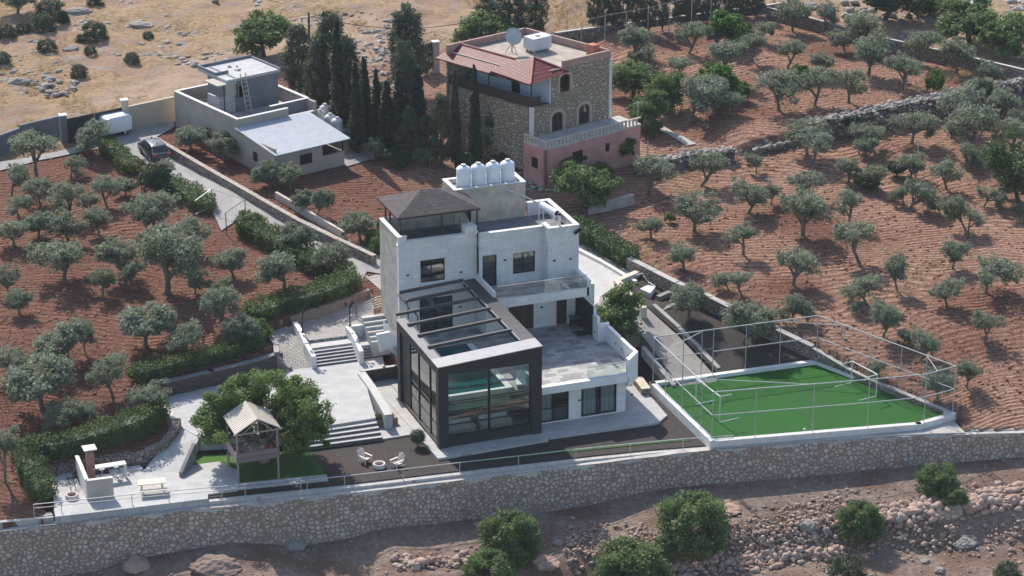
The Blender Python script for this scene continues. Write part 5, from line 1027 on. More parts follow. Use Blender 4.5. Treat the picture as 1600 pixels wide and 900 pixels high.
for i,(x,y) in enumerate(((.55,.7),(2.5,1.0))):
    p=(q[0]+x,q[1]+y,q[2]+zf); t=thing('tyre_seat',['red and white ring seat on the left of the tree house floor','red and white ring seat on the right of the tree house floor'][i],'seat',p,0,'ring seats in the tree house'); n=20;vs=[]
    for a_,b_ in ((.14,.03),(.14,.2),(.24,.22),(.3,.12),(.28,.0)): vs+=[(a_*math.cos(2*math.pi*k/n),a_*math.sin(2*math.pi*k/n),b_) for k in range(n)]
    MB().add(vs,[(k*n+j,k*n+(j+1)%n,(k+1)*n+(j+1)%n,(k+1)*n+j) for k in range(4) for j in range(n)]).build('ring',plain('ring_red',(.42,.10,.10),.6,0,.4,6),t); MB().tube((0,0,0),(0,0,.05),.14,n=12).build('core',M['blacksteel'],t)
# metal gates by the driveway
t=thing('field_gate','open rusty tube gate frame at the orchard entry from the driveway','gate',G(332,360)); g0=G(332,360)
def rel(px,py,h): 
    a=G(px,py); return (a-g0)+np.array([0,0,h])
rs=plain('rusty_tube',(.20,.10,.08),.7,.2)
for (px,py) in((332,328),(354,366),(384,345)):
    MB().tube(rel(px,py,0),rel(px,py,1.9),.04,n=6).build('post',rs,t)
MB().tube(rel(332,328,1.9),rel(384,345,1.9),.03,n=6).build('top_rail',galv,t); MB().tube(rel(354,366,1.9),rel(384,345,1.9),.03,n=6).build('top_rail',rs,t); MB().tube(rel(332,328,1.9),rel(306,340,1.5),.03,n=6).build('side_rail',galv,t); MB().tube(rel(332,328,.4),rel(306,340,.3),.03,n=6).build('side_rail',galv,t)
# utility pole with wires
b=G(485,112); hgt=(112-22)*mpp(b)/.94; t=thing('utility_pole','dark wooden utility pole among the trees behind the flat house','pole',b); MB().tube((0,0,0),(0,0,hgt),.13,.09).build('shaft',plain('tarred_wood',(.05,.035,.03),.9),t); MB().bar((-.8,0,hgt-.5),(.3,0,hgt-.4),.08,.08).build('cross_arm',galv,t); MB().tube((-.7,0,hgt-.9),(-.7,0,hgt-.4),.1).build('insulator',galv,t)
e=P(760,30,9)-b; pts=[np.array([0,0,hgt-.4])*(1-k/12)+e*(k/12)-np.array([0,0,1.1*math.sin(math.pi*k/12)]) for k in range(13)]; o=MB().path([p+b for p in pts],.03,4).build('overhead_wire',M['blacksteel']); tag(o,'thin dark overhead wire running right from the utility pole','wire')
def spole(px,py0,py1,label,cross=.5,mat=galv,th=.05,name='metal_post',cat='post'):
    b=G(px,py0); h=(py0-py1)*mpp(b)/.93; t=thing(name,label,cat,b); MB().tube((0,0,0),(0,0,h),th).build('shaft',mat,t)
    if cross: MB().tube((-cross,0,h-.15),(cross,.1,h-.15),th*.8).build('cross_bar',mat,t)
spole(933,262,237,'grey T-shaped post before the pink storey of the stone house'); spole(1012,240,222,'short grey post right of the stone house',0); spole(996,215,160,'white T-shaped aerial mast by the right corner of the stone house deck',.5); spole(1038,345,315,'thin dark T-shaped post in the right orchard near the yellow shrub',.5,rs); spole(969,380,352,'thin leaning grey post beyond the hedge',0); spole(1290,205,180,'thin grey stake at the left end of the dry stone wall',0); spole(1434,246,220,'thin grey stake in the middle of the right orchard',0); spole(1496,656,632,'short rusty post by the right corner of the pitch, left one',0,rs,.06); spole(1507,658,630,'short rusty post by the right corner of the pitch, right one',0,rs,.06); spole(1117,450,436,'thin pale stake in the right orchard beyond the dark planting bed',0); spole(1262,440,420,'thin pale stake leaning among the orchard furrows',0); spole(886,60,30,'lone lamp pole on the road behind the stone house',.15)
# wire fence with white posts along the road
t=thing('wire_fence','tall wire fence with galvanised posts along the upper orchard','fence',G(908,72)); g0=G(908,72)
fp=[(908,72,2.6),(945,66,2.8),(978,62,2.9),(1012,60,3.2),(1045,55,3.4),(1080,48,3.5),(1110,40,3.2),(1128,34,2.8)]
pr=None
for px,py,h in fp:
    a=G(px,py)-g0; MB().tube(a,a+[0,0,h],.045,n=6).build('post',galv,t)
    if pr is not None:
        MB().tube(pr[0]+[0,0,pr[1]],a+[0,0,h],.03,n=5).build('top_rail',galv,t)
        MB().add([pr[0],a,a+[0,0,h],pr[0]+[0,0,pr[1]]],[(0,1,2,3)]).build('wire_net',M['net'],t)
    pr=(a,h)
# small buried things by planting bed
o=MB().prism([P2(1000,452,2.9),P2(1012,446,2.9),P2(1024,449,2.9),P2(1016,459,2.9)],2.2,2.95).build('manhole_cover',M['coping']); tag(o,'pale concrete manhole slab in the dark planting bed','slab')
a=[P(993,430,3.4),P(1003,427,3.7),P(1012,440,3.0),P(1024,448,2.9)]; o=MB().path(a,.05,6).build('water_pipe',M['white']); tag(o,'bent white pipe at the top of the planting bed','pipe')
wallpx('rubble_edge','short pale rubble edging stepping down the planting bed','kerb',[(1030,462,2.75),(1045,455,2.8),(1058,458,2.8)],.4,.6,M['rockgrey']); wallpx('rubble_edge','lower pale rubble edging across the planting bed','kerb',[(1033,484,2.35),(1050,476,2.5),(1062,474,2.6)],.4,.5,M['rockgrey'])
wallpx('stone_block','small cream stone block wall at the corner of the house apron','wall',[(998,592,.55),(1008,606,.5)],.7,.6,ss,plain('cream_top',(.55,.48,.38),.9))
# ================================================================== VEGETATION
def leafcloud(rg,cen,rad,n_per,sz,asp=.5,shell=.55,up=.25):
    cen=np.asarray(cen,float); rad=np.asarray(rad,float); k=len(cen); c=np.repeat(cen,n_per,0); r=np.repeat(rad,n_per,0); n=k*n_per
    d=rg.normal(size=(n,3)); d/=np.linalg.norm(d,axis=1)[:,None]; s=shell+(1-shell)*rg.random(n)**.7; s*=1+.12*rg.normal(size=n)
    p=c+d*r*s[:,None]; nn=d*.6+rg.normal(size=(n,3))*.6+[0,0,up]; nn/=np.linalg.norm(nn,axis=1)[:,None]
    u=np.cross(nn,rg.normal(size=(n,3))); u/=np.linalg.norm(u,axis=1)[:,None]; w=np.cross(nn,u); a=(sz*(.6+.8*rg.random(n)))[:,None]*.5
    v=np.stack([p-u*a,p-w*a*asp,p+u*a,p+w*a*asp],1).reshape(-1,3); return v
def leafmesh(name,v,mat):
    n=len(v)//4; return npmesh(name,v,np.arange(n*4).reshape(-1,4),mat,link=False)
def limbs(paths,name,mat):
    # paths: list of list of (x,y,z,r)
    mb=MB()
    for pth in paths:
        for a,b in zip(pth[:-1],pth[1:]): mb.tube(a[:3],b[:3],a[3],b[3],6,caps=False)
    me=bpy.data.meshes.new(name); me.from_pydata(mb.v,[],mb.f); me.materials.append(mat); 
    for p in me.polygons: p.use_smooth=True
    return me
bark=plain('olive_bark',(.17,.14,.115),.95,0,.3,4,.6); barkd=plain('dark_bark',(.10,.075,.06),.95,0,.3,4,.6)
LO=leaf('olive_leaf',(.17,.205,.13),(.24,.275,.185),(.30,.335,.25),.42)
LG=leaf('green_leaf',(.10,.155,.05),(.15,.22,.075),(.20,.275,.10),.42)
LC=leaf('cypress_leaf',(.034,.050,.032),(.058,.078,.05),(.075,.10,.062),.15)
LP=leaf('pine_leaf',(.07,.092,.058),(.11,.135,.085),(.15,.17,.115),.3)
LB=leaf('bright_leaf',(.05,.12,.012),(.10,.20,.03),(.15,.26,.05),.3)
LH_=leaf('hedge_leaf',(.055,.105,.024),(.11,.175,.045),(.20,.235,.085),.32)
LD=leaf('dark_shrub_leaf',(.045,.070,.035),(.075,.11,.052),(.10,.14,.07),.25)
class Proto:
    def __init__(s,crown,trunk,w,hc,h): s.crown=crown; s.trunk=trunk; s.w=w; s.hc=hc; s.h=h
def olive(seed,wide=1.5,zc=1.95,nb=4,dens=1.0,mat=None,bk=None,lsz=.15,leanx=0):
    rg=np.random.default_rng(seed); paths=[]; cen=[];rad=[]; fork=(.12*rg.normal(),.12*rg.normal(),.55+.35*rg.random())
    paths.append([(0,0,-.25,.15),(fork[0]*.4,fork[1]*.4,fork[2]*.5,.11),(*fork,.09)])
    a0=rg.uniform(0,6.28)
    for i in range(nb):
        a=a0+6.28*i/nb+rg.normal()*.3; rr=wide*rg.uniform(.35,.68); e=(math.cos(a)*rr,math.sin(a)*rr,zc-.05+rg.uniform(-.42,.42))
        m_=((fork[0]+e[0])/2+.1*rg.normal(),(fork[1]+e[1])/2+.1*rg.normal(),(fork[2]+e[2])/2+.05,.07)
        paths.append([(*fork,.10),m_,(*e,.03)])
        R0=wide*rg.uniform(.42,.60)
        for k in range(15):
            d=rg.normal(size=3); d/=np.linalg.norm(d); q=np.array(e)+d*np.array([R0,R0,R0*.92])*rg.uniform(.45,1.0); cen.append(q); rr2=rg.uniform(.20,.40); rad.append((rr2*1.15,rr2*1.15,rr2*.85))
            if k<4: paths.append([m_,(*(q*.7+np.array(m_[:3])*.3),.02),(*q,.01)])
    v=leafcloud(rg,cen,rad,int(62*dens),lsz*1.1,.46,.2)
    # stray shoots
    v2=leafcloud(rg,[(0,0,zc+.0)],[(wide*.85,wide*.85,.75)],int(550*dens),lsz,.45,.15); v=np.concatenate([v,v2])
    return Proto(leafmesh('crown',v,mat or LO),limbs(paths,'trunk',bk or bark),2*wide,zc,zc+.8)
OL=[olive(100+i,wide=w,zc=z,nb=n) for i,(w,z,n) in enumerate([(1.45,1.95,4),(1.55,1.9,5),(1.35,2.05,3),(1.6,1.8,5),(1.3,2.1,4),(1.5,1.95,3),(1.45,2.0,6),(1.55,1.85,4)])]
OD=[olive(200+i,wide=1.5,zc=1.7,nb=6,dens=1.35) for i in range(4)]      # denser, rounder
GD=[olive(300+i,wide=1.5,zc=1.5,nb=7,dens=1.5,mat=LG,bk=barkd,lsz=.17) for i in range(3)]
BD=[olive(320+i,wide=1.5,zc=1.4,nb=6,dens=1.3,mat=LB,bk=barkd,lsz=.22) for i in range(2)]
DD=[olive(340+i,wide=1.5,zc=1.3,nb=7,dens=1.5,mat=LD,bk=barkd,lsz=.16) for i in range(3)]
PD=[olive(360+i,wide=1.5,zc=1.9,nb=5,dens=.9,mat=LP,bk=barkd,lsz=.16) for i in range(3)]
PP=[olive(380,wide=1.5,zc=1.7,nb=7,dens=1.6,mat=leaf('pepper_leaf',(.055,.095,.03),(.10,.15,.055),(.15,.2,.08),.25),bk=barkd,lsz=.12)]
def bigtree(seed,mat,w=1.5,h=3.4,z0=.7,ncl=60,npl=70,lsz=.17,shape='dome'):
    rg=np.random.default_rng(seed); cen=[];rad=[];paths=[[(0,0,-.3,.14),(.05,.02,h*.4,.10),(0,.05,h*.85,.04)]]
    for i in range(ncl):
        t=rg.random(); z=z0+(h-z0)*t
        if shape=='dome': rr=w*math.sqrt(max(.05,1-((t-.35)/.72)**2))
        elif shape=='cone': rr=w*(1-t)**.75*(.9+.2*rg.random())+.06
        else: rr=w*(.35+.65*math.sin(math.pi*min(1,t*.9+.12)))*(.6+.5*rg.random())
        a=rg.uniform(0,6.28); q=rr*rg.uniform(.45,1)**.6; p=(q*math.cos(a),q*math.sin(a),z); cen.append(p); s=rg.uniform(.26,.5)*(w/1.5 if shape!='cone' else .8); rad.append((s,s,s*.8))
        if i%3==0: paths.append([(0,0,max(.3,z-.5),.04),(*p,.01)])
    v=leafcloud(rg,cen,rad,npl,lsz,.5,.3); return Proto(leafmesh('crown',v,mat),limbs(paths,'trunk',barkd),2*w,z0+(h-z0)*.5,h)
CY=[]
for i in range(4):
    rg=np.random.default_rng(500+i); cen=[];rad=[]
    for k in range(95):
        t=k/94; z=.35+7.6*t; w=(.80*min(1,(t+.06)*5)*(1-t)**.62+.05)*(.9+.2*rg.random()); a=rg.uniform(0,6.28); q=w*.62
        cen.append((q*math.cos(a),q*math.sin(a),z)); s=max(.12,w*.52); rad.append((s,s,s*1.7))
    v=leafcloud(rg,cen,rad,150,.20,.5,.2,.8); CY.append(Proto(leafmesh('crown',v,LC),limbs([[(0,0,-.3,.16),(0,0,5,.06)]],'trunk',barkd),1.6,4,8))
CA=[bigtree(600+i,LP,1.5,5.2,.7,130,75,.18,'x') for i in range(3)]
BU=[bigtree(620+i,LG,1.5,2.3,.05,120,110,.15,'dome') for i in range(3)]
BUD=[bigtree(640+i,LD,1.5,2.1,.05,80,90,.15,'dome') for i in range(2)]
FWz=math.atan2(FH[1],FH[0])
def plant(name,label,cat,base,proto,sxy,sz,lean=0.,rot=None,group=None):
    e=thing(name,label,cat,base,0,group)
    rot=random.uniform(0,6.28) if rot is None else rot
    q=Matrix.Rotation(lean,4,Vector(FH.tolist()))@Matrix.Rotation(rot,4,'Z'); e.rotation_mode='QUATERNION'; e.rotation_quaternion=q.to_quaternion(); e.scale=(sxy,sxy,sz)
    for nm,me in(('crown',proto.crown),('trunk',proto.trunk)):
        o=bpy.data.objects.new(nm,me); COL.objects.link(o); o.parent=e
    return e
ORD=['first','second','third','fourth','fifth','sixth','seventh','eighth','ninth','tenth','eleventh','twelfth','thirteenth','fourteenth','fifteenth','sixteenth']
def tree_px(cx,cy,w,bx,by,protos,name,label,cat,group,z0=None):
    b=G(bx,by,0,z0); m=mpp(b); pr=random.choice(protos); sxy=w*m/pr.w*1.12; hc=max(.5,(by-cy))*m/.93; sz=hc/pr.hc; sz=min(max(sz,.9*sxy),1.7*sxy)
    lean=math.atan2((cx-bx)*m,hc); lean=max(-.6,min(.6,lean)); 
    return plant(name,label,cat,b,pr,sxy,sz,lean,None,group)
# olive positions: crown x, crown y, crown width, trunk-foot x, trunk-foot y  (read off the picture, turned into ground points)
RIGHT=[(1240,75,45,1229,106),(1238,32,48,1238,50),(1294,24,36,1289,54),(1350,52,58,1352,76),(1315,62,40,1320,82),(1358,87,60,1357,118),(1412,106,56,1408,139),(1440,69,60,1438,102),(1500,86,56,1495,116),
(1215,140,66,1217,172),(1274,128,66,1272,165),(1328,128,58,1326,161),(1288,100,42,1287,122),(1494,174,66,1494,204),(1529,143,48,1532,164),(1570,152,52,1557,190),(1592,180,40,1582,205),(1430,197,70,1424,226),(1358,212,56,1362,236),(1259,217,66,1262,243),(1514,220,74,1516,240),(1578,222,62,1578,242),
(1269,234,54,1264,260),(1207,299,30,1205,320),(1256,292,58,1252,316),(1256,337,70,1254,368),(1323,263,42,1326,284),(1363,276,38,1366,296),(1422,263,44,1422,280),(1476,271,50,1479,296),(1325,314,44,1325,352),(1333,368,66,1343,412),(1246,406,60,1239,446),(1397,420,44,1402,456),(1399,297,34,1412,318),(1438,302,50,1418,328),(1461,318,32,1469,338),(1484,315,38,1509,360),(1520,338,38,1513,364),(1489,388,42,1488,420),(1553,425,74,1541,458),(1343,448,58,1354,476),(1478,450,50,1480,478),(1546,315,46,1536,324),(1594,330,28,1594,346),(1353,232,38,1354,248),(1519,240,46,1502,264),
(1020,276,70,1014,306),(1107,264,62,1096,290),(1178,248,30,1181,270),(1087,335,70,1085,361),(1172,306,62,1169,334),(1015,348,40,1017,372),(1158,364,48,1161,398),(1063,396,44,1069,421),(1122,432,30,1138,453),(1156,436,40,1160,463),(1243,470,40,1236,502),(1222,488,28,1224,505),(1263,490,32,1262,508),(1382,490,52,1379,528),(1446,532,50,1438,562),(1540,503,50,1538,534),(1514,580,46,1511,606),(1368,572,30,1376,590),(1465,596,54,1464,626),(1336,478,24,1338,492),(1418,522,30,1412,540),
(1545,118,40,1540,132),(1008,90,44,1015,104),(994,76,60,992,96),(1063,108,40,1066,130),(1137,96,62,1140,126),(1080,66,56,1076,84),(1119,58,40,1120,78),(1088,166,84,1076,194),(1137,158,46,1139,178),(1112,148,50,1112,166),(1176,75,44,1174,96),(1190,48,42,1193,68),(1586,290,40,1588,312)]
LEFT=[(53,232,66,57,278),(144,216,56,158,240),(117,264,36,111,276),(33,276,44,18,306),(60,297,40,63,318),(105,306,60,108,342),(166,296,50,167,322),(196,288,34,196,306),(238,322,68,231,372),(156,342,42,156,366),(102,352,56,108,378),(20,360,52,22,386),(95,402,80,100,440),(193,402,66,196,436),(298,360,58,302,394),(361,402,50,366,434),(270,418,100,262,458),(343,470,62,352,520),(438,438,70,445,458),(348,448,40,362,470),(12,431,36,14,460),(230,500,78,227,540),(288,524,58,296,556),(90,526,74,112,566),(137,522,32,133,552),(171,575,54,177,620),(60,590,98,66,640),(102,652,60,104,676),(135,640,42,137,668),(158,660,26,160,676),(12,690,48,8,752),(243,346,34,243,362),(312,436,40,305,458),(376,518,50,378,538),(205,420,40,208,450),(30,462,40,30,490),(20,560,50,22,590),(160,430,44,160,462),(60,350,46,60,372),(255,268,40,257,290),(30,318,40,30,340),(140,318,36,140,340)]
MID=[(295,210,48,300,236),(352,236,50,351,252),(412,266,44,424,292),(448,278,46,452,296),(473,310,34,481,332),(507,309,32,494,340),(558,348,48,563,376),(910,292,86,912,325)]
NEARV=[(1077,462,60,1076,498),(1172,496,70,1158,540),(962,484,88,985,528),(400,345,0,0,0)]
def rows(lst,zone,group,protos,adj):
    lst=sorted(lst,key=lambda q:-q[4]); rws=[]; 
    i=0; nrow=max(1,round(len(lst)/10)); per=math.ceil(len(lst)/nrow)
    for r in range(nrow):
        row=sorted(lst[r*per:(r+1)*per],key=lambda q:q[3])
        for k,q in enumerate(row):
            size='small' if q[2]<38 else ('broad' if q[2]>62 else 'medium')
            ln=' leaning' if abs(q[0]-q[3])>9 else ''
            rn=['front','second','third','fourth','fifth','sixth','seventh','eighth','ninth'][r]
            tree_px(*q,protos,'olive_tree','%s%s %s olive, %s from left in the %s row of %s'%(size,ln,adj,ORD[k],rn,zone),'olive tree',group)
rows(RIGHT,'right-hand orchard','olive trees in the right orchard',OL,'silvery')
LEFT=[(a,b,c*1.05,d,e) for a,b,c,d,e in LEFT]
rows(LEFT,'left-hand orchard','olive trees in the left orchard',OL+OD[:2],'grey-green')
for k,q in enumerate(MID[:7]): tree_px(*q,OD,'olive_tree',['rounded olive against the left end of the flat house','olive tree before the long wall of the flat house','pale olive before the lean-to of the flat house, left one','pale olive before the lean-to of the flat house, right one','slim olive left of a pair by the low beige wall','slim olive right of a pair by the low beige wall','round olive tree beside the left wall of the villa'][k],'olive tree','olive trees along the driveway')
tree_px(*MID[7],GD,'olive_tree','large bright olive tree above the broken concrete wall','olive tree','olive trees along the driveway')
tree_px(*NEARV[0],OD,'olive_tree','dense dark olive in the planting bed beside the worn ramp','olive tree','olive trees round the villa',1.95); tree_px(*NEARV[1],OD,'olive_tree','round olive behind the back fence of the pitch','olive tree','olive trees round the villa',.95); tree_px(*NEARV[2],GD,'olive_tree','large dark green olive right of the villa terrace','olive tree','olive trees round the villa',1.3)
# other greenery: (cx,cy,w,bx,by,protos,name,label,cat)
OTH=[(228,616,60,228,646,OD,'shrub','round silver green bush at the head of the patio path','shrub'),(468,372,58,470,398,OD,'shrub','silver green bush in the hedge below the driveway','shrub'),(520,402,58,520,428,OD,'shrub','silver green bush at the hedge corner left of the villa','shrub'),(388,346,42,388,364,GD,'shrub','bright round bush right of the field gate','shrub'),(374,516,52,376,540,OD,'shrub','silver bush at the hedge corner above the upper patio','shrub'),
(243,278,52,247,308,DD,'conifer','dark cone shaped conifer growing out of the driveway hedge','conifer'),(410,52,84,412,88,GD,'carob_tree','leafy green tree above the flat house roof','tree'),(884,262,60,884,282,DD,'shrub','dark shrub against the pink storey of the stone house','shrub'),(1012,170,60,1012,204,GD,'shrub','dark leafy tree right of the stone house deck','tree'),(990,120,70,990,152,GD,'shrub','green tree touching the right wall of the stone house','tree'),(1040,136,52,1046,176,GD,'shrub','light green tree second from the stone house','tree'),
(1114,132,62,1117,150,BD,'shrub','rounded bright green shrub in the upper orchard','shrub'),(1152,142,40,1153,156,BD,'shrub','small bright shrub beside the rounded green one','shrub'),(1142,48,70,1130,74,BD,'fig_tree','tall bright green fig tree by the wire fence','tree'),(1463,123,26,1457,148,BD,'fig_tree','tiny bright fig tree above the dry stone wall','tree'),(1253,113,30,1251,128,BD,'shrub','bright green shrub left of a clump of olives','shrub'),(1048,340,16,1046,348,BD,'shrub','tiny yellow green shrub by the thin dark post','shrub'),
(1512,28,84,1515,66,GD,'wild_tree','large dark green wild tree above the boundary wall','tree'),(1568,52,88,1566,90,GD,'wild_tree','spreading wild tree at the top right corner','tree'),(1385,12,104,1380,34,DD,'wild_tree','broad dark wild trees at the top edge','tree'),(1455,15,50,1455,30,GD,'wild_tree','small green wild tree right of the broad dark one','tree'),
(1580,256,90,1592,318,PP,'pepper_tree','big soft green pepper tree at the right edge','tree'),(1530,143,44,1527,168,DD,'shrub','dark bush on the right end of the dry stone wall','shrub'),(1350,278,44,1349,294,DD,'shrub','dark bush in the middle of the right orchard','shrub'),(1400,262,34,1400,276,DD,'shrub','dark bush left of the stones in the right orchard','shrub'),(1325,185,36,1325,196,DD,'shrub','dry dark bush on top of the dry stone wall','shrub'),
(765,60,84,768,84,GD,'shrub','wide bright green tree behind the stone house roof','tree'),(942,264,28,942,282,GD,'shrub','small green tree before the pink storey','tree'),(970,232,40,972,256,BD,'shrub','leafy climber bush right of the pink storey','shrub'),(1018,196,30,1020,216,GD,'shrub','small tree at the corner of the stone house deck','tree'),(540,378,0,0,0,None,'','','')]
for q in OTH:
    if q[5] is None: continue
    tree_px(*q[:5],q[5],q[6],q[7],q[8],'trees and shrubs round the houses')
for k,(px,py,w,lab) in enumerate(((556,222,34,'dark brush at the foot of the cypresses, leftmost clump'),(588,240,36,'dark brush at the foot of the cypresses, second clump'),(622,250,40,'dark brush at the foot of the cypresses, third clump'),(672,250,44,'dark brush between the cypresses and the villa roof tanks'),(730,258,40,'dark brush below the stone house left wall'),(790,250,34,'dark brush at the left end of the pink storey'))): tree_px(px,py-6,w,px,py+8,[OD[k%4],DD[k%3]],'shrub',lab,'shrub','trees and shrubs round the houses')
FG=[(795,838,84,800,898,BU,'evergreen_shrub','tall two-lobed green shrub below the wall, bottom centre'),(765,892,70,765,925,BU,'evergreen_shrub','bright green shrub cut by the bottom edge'),(1080,815,98,1085,876,BU,'evergreen_shrub','dark broad shrub below the wall under the pitch corner'),(985,884,96,985,925,BU,'evergreen_shrub','pale rounded shrub at the bottom edge, right of centre'),(1342,812,62,1335,844,BU,'evergreen_shrub','bright green round bush on the rubble bank'),(1465,750,58,1470,790,BU,'evergreen_shrub','green bush under the wall on the right with two lobes'),(1492,776,34,1490,800,BU,'evergreen_shrub','smaller bush beside the two-lobed one on the right'),(1572,895,40,1572,912,BUD,'evergreen_shrub','dark scrub at the bottom right corner'),(1322,892,56,1322,912,BUD,'evergreen_shrub','dark shrub at the bottom edge under the round bush')]
for q in FG: tree_px(q[0],q[1],q[2],q[0],q[1]+.36*q[2],q[5],q[6],q[7],'shrub','shrubs on the rocky bank')
# hillside bushes top left
HB=[(28,6,48,31,22),(79,18,40,79,28),(67,38,30,66,48),(37,44,20,37,50),(10,50,26,10,60),(74,72,24,74,82),(147,52,34,147,62),(4,92,22,4,112),(126,61,12,126,66),(232,56,14,232,62),(141,79,16,141,88),(206,92,20,206,102),(124,112,22,126,122),(337,5,10,337,9),(150,2,22,150,6),(1070,4,26,1070,10),(100,30,16,100,36)]
for k,q in enumerate(HB): tree_px(q[0],q[1],q[2]*1.15,q[0],q[1]+.36*q[2],BUD if k!=0 else OD,'scrub_bush','%s dark scrub bush on the dry hillside, %s counting from the left edge'%('larger' if q[2]>25 else 'small',(ORD+['seventeenth'])[sorted(range(len(HB)),key=lambda i:HB[i][0]).index(k)]),'bush','scrub bushes on the dry hillside')
# cypresses and pines behind / between the houses: (x, y_top, y_base, width, kind)
CYP=[(742,105,262,24,'c'),(712,112,262,20,'c'),(655,108,235,32,'c'),(530,36,215,30,'c'),(571,92,225,28,'c'),(606,128,240,34,'c'),(558,100,240,26,'c'),(590,110,228,24,'c'),(638,12,150,62,'p'),(520,24,175,58,'p'),(468,44,150,52,'p'),(545,60,190,44,'p'),(500,60,180,44,'p'),(600,130,210,36,'p'),(635,70,230,46,'p'),(625,110,242,30,'c'),(690,150,262,40,'p'),(770,160,250,26,'p'),(668,180,255,34,'p'),(640,170,252,34,'p')]
ck=pk_=0
for i,(x,y0,y1,w,k) in enumerate(CYP):
    b=G(x,y1); m=mpp(b); h=(y1-y0)*m/.94
    if k=='c': pr=CY[i%4]; lab='%s slim dark cypress counting from left between the two old houses'%ORD[sorted([q[0] for q in CYP if q[4]=='c']).index(x)]; plant('cypress_tree',lab,'cypress',b,pr,w*m/pr.w*1.05,h/8.1,0,None,'cypresses between the two old houses')
    else: pr=CA[i%3]; lab='%s wispy grey-green pine counting from left between the two old houses'%ORD[sorted([q[0] for q in CYP if q[4]=='p']).index(x)]; plant('pine_tree',lab,'pine',b,pr,w*m/pr.w*1.1,h/5.3,0,None,'pines between the two old houses')
for i,(x,y0,y1,w) in enumerate([(795,-30,72,66),(760,-12,58,34),(838,-20,66,34),(927,-20,45,22),(942,-25,50,22),(958,-20,44,22),(973,-22,48,24),(994,-25,46,26),(1014,-28,52,26),(1035,-26,48,22),(1058,-30,34,24),(1078,-28,36,26),(1098,-26,34,24),(1118,-30,30,24),(1138,-30,28,26),(1160,-32,26,26),(1182,-32,24,28)]):
    b=G(x,y1); m=mpp(b); pr=CA[i%3]; plant('pine_tree',('%s dark pine counting from left in the row along the upper road'%ORD[i-3]) if i>2 else ['big dark pine behind the stone house, cut by the top edge','pine left of the big dark one behind the stone house','pine right of the big dark one behind the stone house'][i],'pine',b,pr,w*m/pr.w*1.1,(y1-y0)*m/.94/5.3,0,None,'pines along the upper road')
# the great tree by the tree house
gc=P(415,735,-.1); rg=np.random.default_rng(77); cen=[];rad=[];paths=[]
tb=np.array([gc[0]+.2,gc[1]+1.4,-.15]); R_=4.55
paths.append([(0,0,0,.38),(.1,.1,1.3,.3)])
for i in range(9):
    a=i*.7; e=(math.cos(a)*2.6,math.sin(a)*2.2,3.2+.5*math.sin(i*2.1)); paths.append([(.1,.1,1.2,.2),(e[0]*.5,e[1]*.5,2.2,.12),(*e,.05)])
for i in range(380):
    u=rg.uniform(-1,1,3)
    while np.linalg.norm(u)>1 : u=rg.uniform(-1,1,3)
    u/=max(.001,np.linalg.norm(u)); u*=rg.uniform(.55,1); z=3.7+u[2]*(2.6 if u[2]>0 else 2.7)
    if False: pass
    x=.35+u[0]*(R_+.2)+.25*math.sin(i*1.7); y=.2+u[1]*4.0
    _hx=x+tb[0]-P(373,757,-.1)[0]; _hy=y+tb[1]-P(373,757,-.1)[1]
    if -.9<_hx<4.0 and _hy<3.4 : continue
    cen.append((x,y,z)); s=rg.uniform(.38,.72); rad.append((s,s,s*.75))
for (px,py,zz,sp,k) in ((485,672,2.4,.9,34),(340,672,2.3,.8,26),(470,640,3.4,.8,16),(460,690,1.5,.6,12)):
    c0=P(px,py,zz)-tb
    for _ in range(k):
        d=rg.normal(size=3)*sp*.75; s=rg.uniform(.38,.62); cen.append(tuple(c0+d*[1,1,.7])); rad.append((s,s,s*.75))
v=leafcloud(rg,cen,rad,150,.21,.5,.3); t=thing('great_tree','huge rounded green tree wrapped round the tree house','tree',tb)
cr=npmesh('crown',v,np.arange(len(v)).reshape(-1,4),leaf('great_tree_leaf',(.105,.175,.045),(.17,.25,.07),(.24,.33,.105),.48),t); o=bpy.data.objects.new('trunk',limbs(paths,'trunk',plain('pale_bark',(.22,.18,.15),.95,0,.3,4,.6))); COL.objects.link(o); o.parent=t
# topiary ball
q=P(653,697,-.1); t=thing('topiary_ball','clipped round topiary ball on a stem in the dark gravel','topiary',q); v=leafcloud(rg,[(0,0,.75)],[(.55,.55,.52)],1500,.10,.5,.8); npmesh('crown',v,np.arange(len(v)).reshape(-1,4),LD,t); MB().tube((0,0,0),(0,0,.7),.05).build('stem',barkd,t); MB().lathe([(.2,.35),(.42,.5),(.5,.75),(.42,1.05),(.2,1.2)],n=12).build('inner_growth',LD,t)
